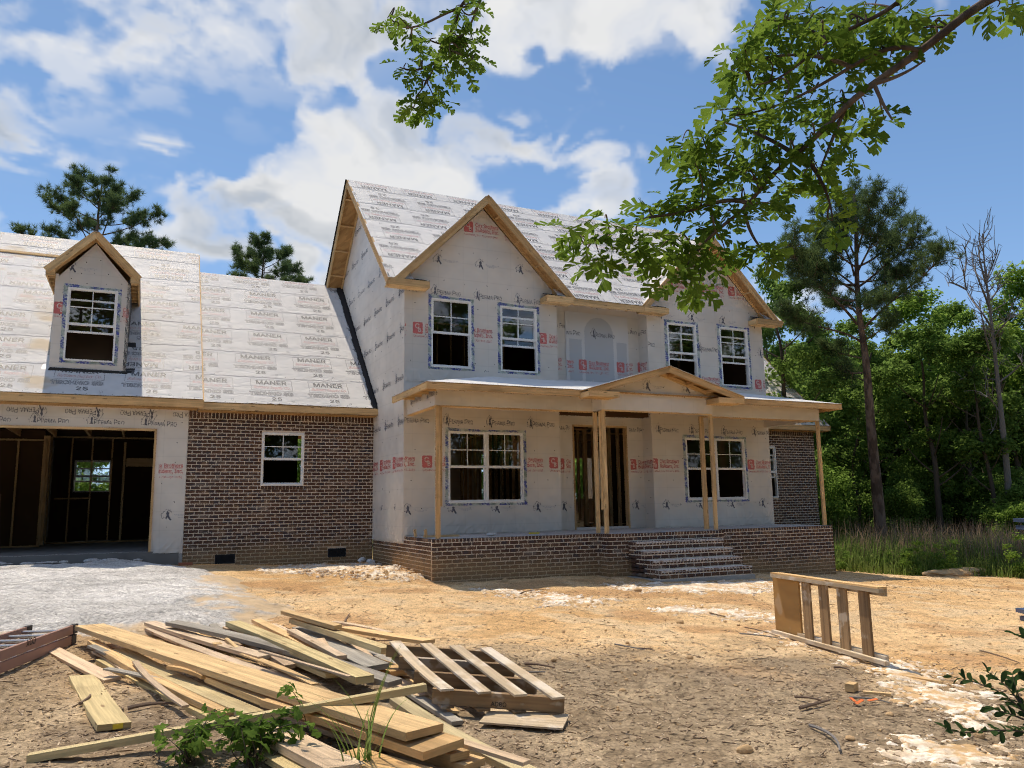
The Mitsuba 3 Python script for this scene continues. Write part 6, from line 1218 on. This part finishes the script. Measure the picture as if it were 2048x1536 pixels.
# pines
def tufts(P, D, r, n=25, L=.27, w=.011):
    k = len(P); D = unit(np.asarray(D)); d = unit(D[:, None, :]*.75+unit(r.normal(size=(k, n, 3)))); l_ = L*r.uniform(.7, 1.15, (k, n, 1))
    a = np.repeat(np.asarray(P)[:, None, :], n, 1)+r.normal(0, .03, (k, n, 3)); s = unit(np.cross(d, r.normal(size=(k, n, 3))))*w
    v = np.stack([a-s, a+s, a+d*l_], 2).reshape(-1, 3)
    return trimesh.Trimesh(v, np.arange(len(v)).reshape(-1, 3), process=False)
def pine(key, label, trunk, limbs, rad, seed, dens=1.0, tw=.011, group=None, L=.27, start=.30):
    r = np.random.default_rng(seed); k = thing(key, label, 'pine tree', group)
    trunk = smooth_line(trunk, 4); obj(k+'__trunk', tube(trunk, np.linspace(rad, rad*.16, len(trunk)), 10), 'bark', smooth=60)
    P, D, br = [], [], []
    for l in limbs:
        q = smooth_line(l, 5); ln = np.linalg.norm(np.diff(q, axis=0), axis=1).sum(); r0 = .028+.012*ln
        br.append(tube(q, np.linspace(r0*.62, .012, len(q)), 6))
        n = int((4+ln*5.2)*dens)
        for i in range(n):
            t = 1-(1-start)*r.uniform(0, 1)**1.1; f = t*(len(q)-1); j = min(int(f), len(q)-2); b = q[j]+(q[j+1]-q[j])*(f-j); tn = unit(q[j+1]-q[j])
            sp = unit(tn*.55+unit(r.normal(size=3))*.85+np.array([0, 0, .38])); sl = r.uniform(.25, 1.0)*(1.25-.6*t)*min(1, .35+ln*.16)
            e_ = b+sp*sl; br.append(tube([b, (b+e_)/2+r.normal(0, .03, 3), e_], [.016, .011, .006], 4))
            for m_ in range(5):
                u_ = r.uniform(.45, 1.0); P.append(b+sp*sl*u_+r.normal(0, .10, 3)); D.append(sp*.6+np.array([0, 0, .7])+r.normal(0, .35, 3))
        P.append(q[-1]); D.append(unit(q[-1]-q[-2]))
    obj(k+'__branch', cat(br), 'bark', smooth=60, kind='stuff'); obj(k+'__needles', tufts(P, D, r, L=L, w=tw), 'needles', kind='stuff')
pine('pine_tree', 'tall lone pine with a broad dark crown right of the house', PINE_TRUNK, PINE_LIMBS, .20, 5, dens=1.9, tw=.0085, L=.19)
for nm, (x, y, z, top), hr, zl, lb_, sd_ in (('A', PINE_A, 4.1, 6.2, 'wide pine crown showing above the garage roof behind the dormer', 6), ('B', PINE_B, 3.0, 4.5, 'small pine crown showing above the link roof', 7)):
    r = np.random.default_rng(40+sd_); tr = [(x, y, z), (x+.1, y, z+(top-z)*.5), (x-.1, y+.1, top-2.5), (x, y, top-.4)]; lm = []
    for i in range(26):
        h = top-zl+zl*.86*(i/25.); a = i*2.4+r.uniform(-.4, .4); f = (h-(top-zl))/zl; l_ = hr*(1.02-.72*f**1.3)*r.uniform(.75, 1.05)
        p = np.array([x, y, h]); dx = np.array([math.cos(a), math.sin(a), 0])
        lm.append([p, p+dx*l_*.45+np.array([0, 0, l_*.16]), p+dx*l_+np.array([0, 0, l_*(.34+.3*f)])])
    pine('pine_tree', lb_, tr, lm, .26, sd_, dens=.80, tw=.012, L=.33, start=.5)
dk = thing('dead_tree', 'leafless grey dead tree standing against the sky at the right', 'tree'); rd = np.random.default_rng(77); ms = []
for i, l in enumerate(DEAD):
    q = smooth_line(l, 5); r0 = .12 if i == 0 else .035
    if i == 0: l0 = q.copy(); q = np.vstack([[q[0][0], q[0][1], gz(q[0][0], q[0][1])-.1], q]); obj(dk+'__trunk', tube(q, np.linspace(r0, .015, len(q)), 8), 'bark_grey', smooth=60); continue
    ms.append(tube(q, np.linspace(r0, .010, len(q)), 6))
    for j in range(10):
        t = rd.uniform(.3, 1); b = q[int(t*(len(q)-1))]; v = unit(np.array([rd.normal(0, .6), rd.normal(0, .6), rd.uniform(.3, 1.2)])); s_ = rd.uniform(.3, 1.0)
        ms.append(tube([b, b+v*s_*.5+rd.normal(0, .06, 3), b+v*s_+rd.normal(0, .12, 3)], [.014, .010, .006], 4))
for j in range(46):
    b = l0[int(rd.uniform(.55, 1)*(len(l0)-1))]; v = unit(np.array([rd.normal(0, .7), rd.normal(0, .7), rd.uniform(.4, 1.3)])); s_ = rd.uniform(.4, 1.5)
    e_ = b+v*s_; ms.append(tube([b, b+v*s_*.5+rd.normal(0, .1, 3), e_], [.018, .012, .006], 4))
    for m_ in range(2): ms.append(tube([(b+e_)/2, (b+e_)/2+unit(v+rd.normal(0, .6, 3))*s_*.5], [.010, .005], 4))
obj(dk+'__branch', cat(ms), 'bark_grey', smooth=60, kind='stuff')
# tall grass and weeds right of the house
GP = Polygon([(11.0, 2.5), (11.6, .6), (12.6, -.55), (13.7, -.75), (14.0, -2.2), (13.6, -3.6), (15.2, -6.5), (19, -11), (29, -11), (31, 6), (25, 16), (13, 12)])
def blades(P, h, w, r, lean=.35, n=2):
    k = len(P); z = land(P[:, :2]); a = r.uniform(0, 6.283, k); d = np.c_[np.cos(a), np.sin(a), 0*a]; s = np.c_[-np.sin(a), np.cos(a), 0*a]*(w*r.uniform(.6, 1.4, k))[:, None]; hh = (h*r.uniform(.55, 1.2, k))[:, None]; ln = np.abs(r.normal(0, lean, k))[:, None]
    b = np.c_[P[:, :2], z-.02]; m = b+d*hh*ln*.3+np.array([0, 0, 1])*hh*.6; t = b+d*hh*ln+np.array([0, 0, 1])*hh*(1-.25*ln)
    v = np.stack([b-s, b+s, m-s*.7, m+s*.7, t], 1).reshape(-1, 3)
    f = (np.array([(0, 1, 3), (0, 3, 2), (2, 3, 4)])[None]+5*np.arange(k)[:, None, None]).reshape(-1, 3)
    return trimesh.Trimesh(v, f, process=False)
def ingrass(r):
    a = math.radians(r.uniform(42.3, 61)); d = 17.5+16*r.random()**1.6; x, y = CAM[0]+d*math.sin(a), CAM[1]+d*math.cos(a)
    return (x, y) if GP.contains(shapely.Point(x, y)) else None
rg_ = np.random.default_rng(55)
G1 = scatter(22000, ingrass, 8); e_d = np.array([GP.exterior.distance(shapely.Point(*p)) for p in G1]); keep = rg_.random(len(G1)) < np.clip(.35+e_d/1.2, 0, 1); G1 = G1[keep]; e_d = e_d[keep]
obj('tall_grass', blades(G1, .30+.62*np.clip(e_d/1.4, 0, 1)*(.5+1.0*meshkit.fbm(np.c_[G1*.7, 0*e_d], 3, 5)), .013, rg_), 'grass_blade', label='tall green grass along the edge of the woods', cat='grass', kind='stuff')
G2 = scatter(6500, ingrass, 9); e2 = np.array([GP.exterior.distance(shapely.Point(*p)) for p in G2]); a2 = np.degrees(np.arctan2(G2[:, 0]-CAM[0], G2[:, 1]-CAM[1])); G2 = G2[(e2 > 1.1) & (a2 > 48+rg_.normal(0, 1.5, len(G2)))]
obj('dry_grass', blades(G2, np.full(len(G2), 1.30), .011, rg_, .28), 'straw', label='dry tan seed heads standing in the tall grass', cat='dry grass', kind='stuff')
WD = mikit.ply(crown(150, .30, .02, .70, 900, .05, 9, (.35, .6)), 'leaf_mid')
for i in range(16):
    p = ingrass(rg_)
    while p is None or GP.exterior.distance(shapely.Point(*p)) > 1.0: p = ingrass(rg_)
    k = 'weed_clump' if i == 0 else 'weed_clump_%03d' % i; s_ = rg_.uniform(.7, 1.4)
    scene[k] = {**WD, 'to_world': T().translate([p[0], p[1], gz(*p)]).rotate([0, 0, 1], i*57.).scale([s_, s_, s_*1.1]), 'bsdf': {'type': 'ref', 'id': ('leaf_bright', 'leaf_mid')[i % 2]}}
    tag(k, 'leafy weed clump at the front edge of the tall grass', 'weed', 'weed clumps along the grass edge')
xm, ym = 13.75, -.75; m = clod_mesh(gd, 1.0, 4); m.vertices *= (1+.5*(meshkit.fbm(m.vertices*5, 4, 3)-.5))[:, None]; m.apply_scale((1.7, .8, .38)); m.apply_translation((xm, ym, gz(xm, ym)+.05)); obj('dirt_pile', m, 'soil_clod', smooth=True, label='low heap of brown dirt at the edge of the tall grass', cat='dirt pile')
# ---------------------------------------------------------------- oak overhead
def oak_leaf(seed, fat=1.0):
    """White-oak leaf outline along +x, lobed with deep rounded sinuses; returns (mesh, uv)."""
    r = np.random.default_rng(seed); parts = [stroke([(-.12, 0), (.1, 0)], .012), stroke([(.05, 0), (.95, 0)], .085*fat)]
    for i, (t, w, a) in enumerate(((.20, .24, 55), (.42, .40, 50), (.65, .40, 44), (.84, .22, 34))):
        for s in (-1, 1):
            l_ = w*r.uniform(.85, 1.15); an = math.radians(a+r.normal(0, 4))*s; x = t+r.normal(0, .012)
            parts.append(Polygon([(x-.035*fat, 0), (x+.05*fat, 0), (x+math.cos(an)*l_+.042*fat, math.sin(an)*l_-.03*s), (x+math.cos(an)*l_-.042*fat, math.sin(an)*l_+.035*s)]).buffer(.022*fat, quad_segs=2))
    parts.append(shapely.Point(.95, 0).buffer(.07, quad_segs=3))
    g = unary_union(parts).buffer(.012, quad_segs=2).buffer(-.012, quad_segs=2).simplify(.011)
    g = max(g.geoms, key=lambda q: q.area) if hasattr(g, 'geoms') else g
    v, f = trimesh.creation.triangulate_polygon(Polygon(g.exterior), engine='earcut')
    m = trimesh.Trimesh(np.c_[v, 0*v[:, 0]], f, process=False)
    m = trimesh.Trimesh(*trimesh.remesh.subdivide_to_size(m.vertices, m.faces, .26), process=False)
    x, y = m.vertices[:, 0], m.vertices[:, 1]; cv = r.uniform(.10, .38); fold = r.uniform(.05, .5)
    m.vertices = np.c_[x, y, -cv*x*x+fold*np.abs(y)-.25*fold*y*y+.04*np.sin(x*9+seed)*np.abs(y)*3]
    return m, np.c_[np.full(len(x), seed/12.+.01), y]
OL = [oak_leaf(i) for i in range(9)]; OLP = [mikit.ply(m, 'oak_leaf', False, uv) for m, uv in OL]
def leaf_frames(c, rad, n, L, r):
    """n leaf matrices fanning out of a shoot tip at c."""
    out = []
    for i in range(n):
        a = i*2.39996+r.uniform(-.4, .4); el = r.normal(-.35, .38); d = np.array([math.cos(a)*math.cos(el), math.sin(a)*math.cos(el), math.sin(el)])
        up = unit(np.array([0, 0, 1.])+r.normal(0, .38, 3)); z = unit(up-d*(up@d)); y = np.cross(z, d); s = L*r.uniform(.6, 1.2)
        m = np.eye(4); m[:3, 0] = d*s; m[:3, 1] = y*s; m[:3, 2] = z*s; m[:3, 3] = np.array(c)+d*r.uniform(.0, rad)+r.normal(0, .018, 3)
        out.append(m)
    return out
ok = thing('oak_tree', 'overhanging oak branches with lobed green leaves across the top of the view', 'tree'); ro = np.random.default_rng(101)
OX, OY = 2.3, -12.9; og = gz(OX, OY)
top_ = np.array((OX+.1, OY+.1, og+5.6)); m0 = np.array(OAK_MAIN[0])
obj(ok+'__trunk', tube(smooth_line([(OX, OY, og-.2), (OX+.05, OY, og+2.5), top_, (OX, OY+.1, og+8.5)], 6), np.linspace(.30, .16, 19), 14), 'bark', smooth=60)
mainl = smooth_line([top_+(0, 0, -.6), (top_+m0)/2+np.array([0, 0, .25])]+OAK_MAIN, 5)
obj(ok+'__limb', tube(mainl, np.concatenate([np.linspace(.085, .050, 11), np.linspace(.048, .008, len(mainl)-11)]), 10), 'bark', smooth=60, label='long bare limb slanting down from the upper right')
tw = []; nodes = [mainl[12:]]
for l in OAK_SIDE: q = smooth_line(l, 5); nodes.append(q); tw.append(tube(q, np.linspace(.015, .005, len(q)), 6))
hang = [smooth_line(l, 5) for l in OAK_HANG]; hs = hang[0][0]
obj(ok+'__limb', tube(smooth_line([top_+(0, 0, 1.5), (top_+hs)/2+np.array([0, .0, 2.0]), hs+np.array([.3, -.3, .5]), hs], 5), np.linspace(.07, .014, 16), 8), 'bark', smooth=60, label='thin limb dropping in at the top left')
for q in hang: tw.append(tube(q, np.linspace(.011, .004, len(q)), 6))
def twigs(nodes, cl, r):
    nd = np.vstack(nodes); kd = cKDTree(nd)
    for c in cl:
        c = np.array(c); d, i = kd.query(c); b = nd[i]
        if d > .03: tw.append(tube(smooth_line([b, (b+c)/2+r.normal(0, .03, 3)+np.array([0, 0, .03]), c], 3), np.linspace(.0065, .003, 7), 5))
twigs(nodes, OAK_CL, ro); twigs(hang, OAK_HCL, ro)
obj(ok+'__twig', cat(tw), 'bark', smooth=60, kind='stuff')
mats = []
for c in OAK_CL: mats += leaf_frames(c, .06, 7, .158, ro)
for c in OAK_HCL: mats += leaf_frames(c, .05, 7, .105, ro)
ro.shuffle(mats); rest_v, rest_f, rest_uv, nv = [], [], [], 0
for i, m in enumerate(mats):
    if i < 300: scene[ok+'__leaf' if i == 0 else '%s__leaf_%03d' % (ok, i)] = {**OLP[i % 9], 'to_world': T(m.tolist())}
    else:
        lm_, uv = OL[i % 9]; v = lm_.vertices@m[:3, :3].T+m[:3, 3]; rest_v.append(v); rest_f.append(lm_.faces+nv); rest_uv.append(uv); nv += len(v)
obj(ok+'__leaves', trimesh.Trimesh(np.vstack(rest_v), np.vstack(rest_f), process=False), 'oak_leaf', False, np.vstack(rest_uv), kind='stuff')
# ---------------------------------------------------------------- foreground plants
def leafy(key, label, catg, stems, L, mat_leaf, per, r, leaves, smat='bark_dark', rad=.004, lmat='oak_leaf'):
    k = thing(key, label, catg); s_, n = [], 0
    for q in stems:
        q = smooth_line(q, 5); s_.append(tube(q, np.linspace(rad, rad*.5, len(q)), 5))
        for i in range(per):
            t = .25+.75*(i+.6)/per; f = t*(len(q)-1); j = min(int(f), len(q)-2); b = q[j]+(q[j+1]-q[j])*(f-j)
            for m in leaf_frames(b, .01, 2 if i < per-1 else 4, L, r):
                if lmat != 'oak_leaf' or True:
                    kk = k+'__leaf' if n == 0 else '%s__leaf_%03d' % (k, n); scene[kk] = {**leaves[n % len(leaves)], 'to_world': T(m.tolist())}; n += 1
    obj(k+'__stem', cat(s_), smat, smooth=60)
rs_ = np.random.default_rng(202)
def sprout(x, y, n, h, r): b = np.array((x, y, gz(x, y))); return [[b+r.normal(0, .02, 3)*(1, 1, 0), b+np.array([r.normal(0, .06), r.normal(0, .06), h*.55]), b+np.array([r.normal(0, .13), r.normal(0, .12), h*r.uniform(.8, 1.1)])] for _ in range(n)]
SO = [mikit.ply(m, 'seedling_leaf', False, uv) for m, uv in [oak_leaf(20+i, 1.45) for i in range(6)]]
leafy('oak_seedling', 'small oak seedling with lobed leaves growing left of the bottom centre', 'seedling', sprout(-4.76, -9.42, 8, .20, rs_), .085, None, 4, rs_, SO)
leafy('oak_seedling', 'bushy oak seedling growing in front of the crossing board', 'seedling', sprout(-4.45, -9.62, 13, .24, rs_), .085, None, 4, rs_, SO)
leafy('oak_seedling', 'thin reddish sapling with a few leaves between seedling and grass', 'seedling', sprout(-4.10, -9.45, 1, .50, rs_), .07, None, 4, rs_, SO, rad=.003)
gk = thing('grass_tuft', 'tuft of long green grass blades in front of the lumber pile', 'grass'); gx, gy = -3.93, -10.02; g0 = gz(gx, gy)
for i in range(22):
    a = rs_.uniform(0, 6.28); ln = rs_.uniform(.05, .42); h = rs_.uniform(.25, .52)*(1.35 if i == 0 else 1); b = np.array((gx+rs_.normal(0, .04), gy+rs_.normal(0, .04), g0-.01)); d = np.array([math.cos(a), math.sin(a), 0])
    if i < 2: d = np.array([.75, .65, 0]); ln = .34; h = .66
    q = smooth_line([b, b+d*ln*.3+np.array([0, 0, h*.62]), b+d*ln+np.array([0, 0, h])], 4); s = np.cross(d, [0, 0, 1.]); w = np.linspace(.0075, .0008, len(q))[:, None]
    v = np.stack([q-s*w, q+s*w], 1).reshape(-1, 3); f = [x for j in range(len(q)-1) for x in ((2*j, 2*j+1, 2*j+3), (2*j, 2*j+3, 2*j+2))]
    obj(gk+'__blade', trimesh.Trimesh(v, f, process=False), 'grass_blade', smooth=True)
def oval(seed):
    r = np.random.default_rng(seed); t = np.linspace(0, 2*math.pi, 15)[:-1]; x = .5-.5*np.cos(t); y = .23*np.sin(t)*(1-.25*np.cos(t)); v = np.c_[x, y, -.22*x*x+.5*np.abs(y)*r.uniform(.3, 1)]
    return trimesh.Trimesh(np.vstack([v, [(.5, 0, -.06)]]), [(i, (i+1) % 14, 14) for i in range(14)], process=False)
OV = [mikit.ply(oval(i), 'waxy_leaf', True) for i in range(4)]
wb = thing('waxy_bush', 'low bush with dark oval leaves reaching in at the lower right', 'bush'); wl, n = [], 0
for q in BUSH[:6]+BUSH[8:]:
    q = smooth_line(q, 6); wl.append(tube(q, np.linspace(.006, .002, len(q)), 5))
    for i in range(3, len(q)):
        tn = unit(q[i]-q[i-1])
        for s in (-1, 1):
            if rs_.random() < .12: continue
            up = unit(np.array([0, 0, 1.])+rs_.normal(0, .5, 3)); sd_ = unit(np.cross(tn, up))*s; d = unit(sd_*.8+tn*.6+np.array([0, 0, .25])+rs_.normal(0, .25, 3)); z = unit(up-d*(up@d)); L = .060*rs_.uniform(.7, 1.2)
            m = np.eye(4); m[:3, 0] = d*L; m[:3, 1] = np.cross(z, d)*L; m[:3, 2] = z*L; m[:3, 3] = q[i]
            scene[wb+'__leaf' if n == 0 else '%s__leaf_%03d' % (wb, n)] = {**OV[n % 4], 'to_world': T(m.tolist())}; n += 1
obj(wb+'__stem', cat(wl), 'bark_dark', smooth=60)
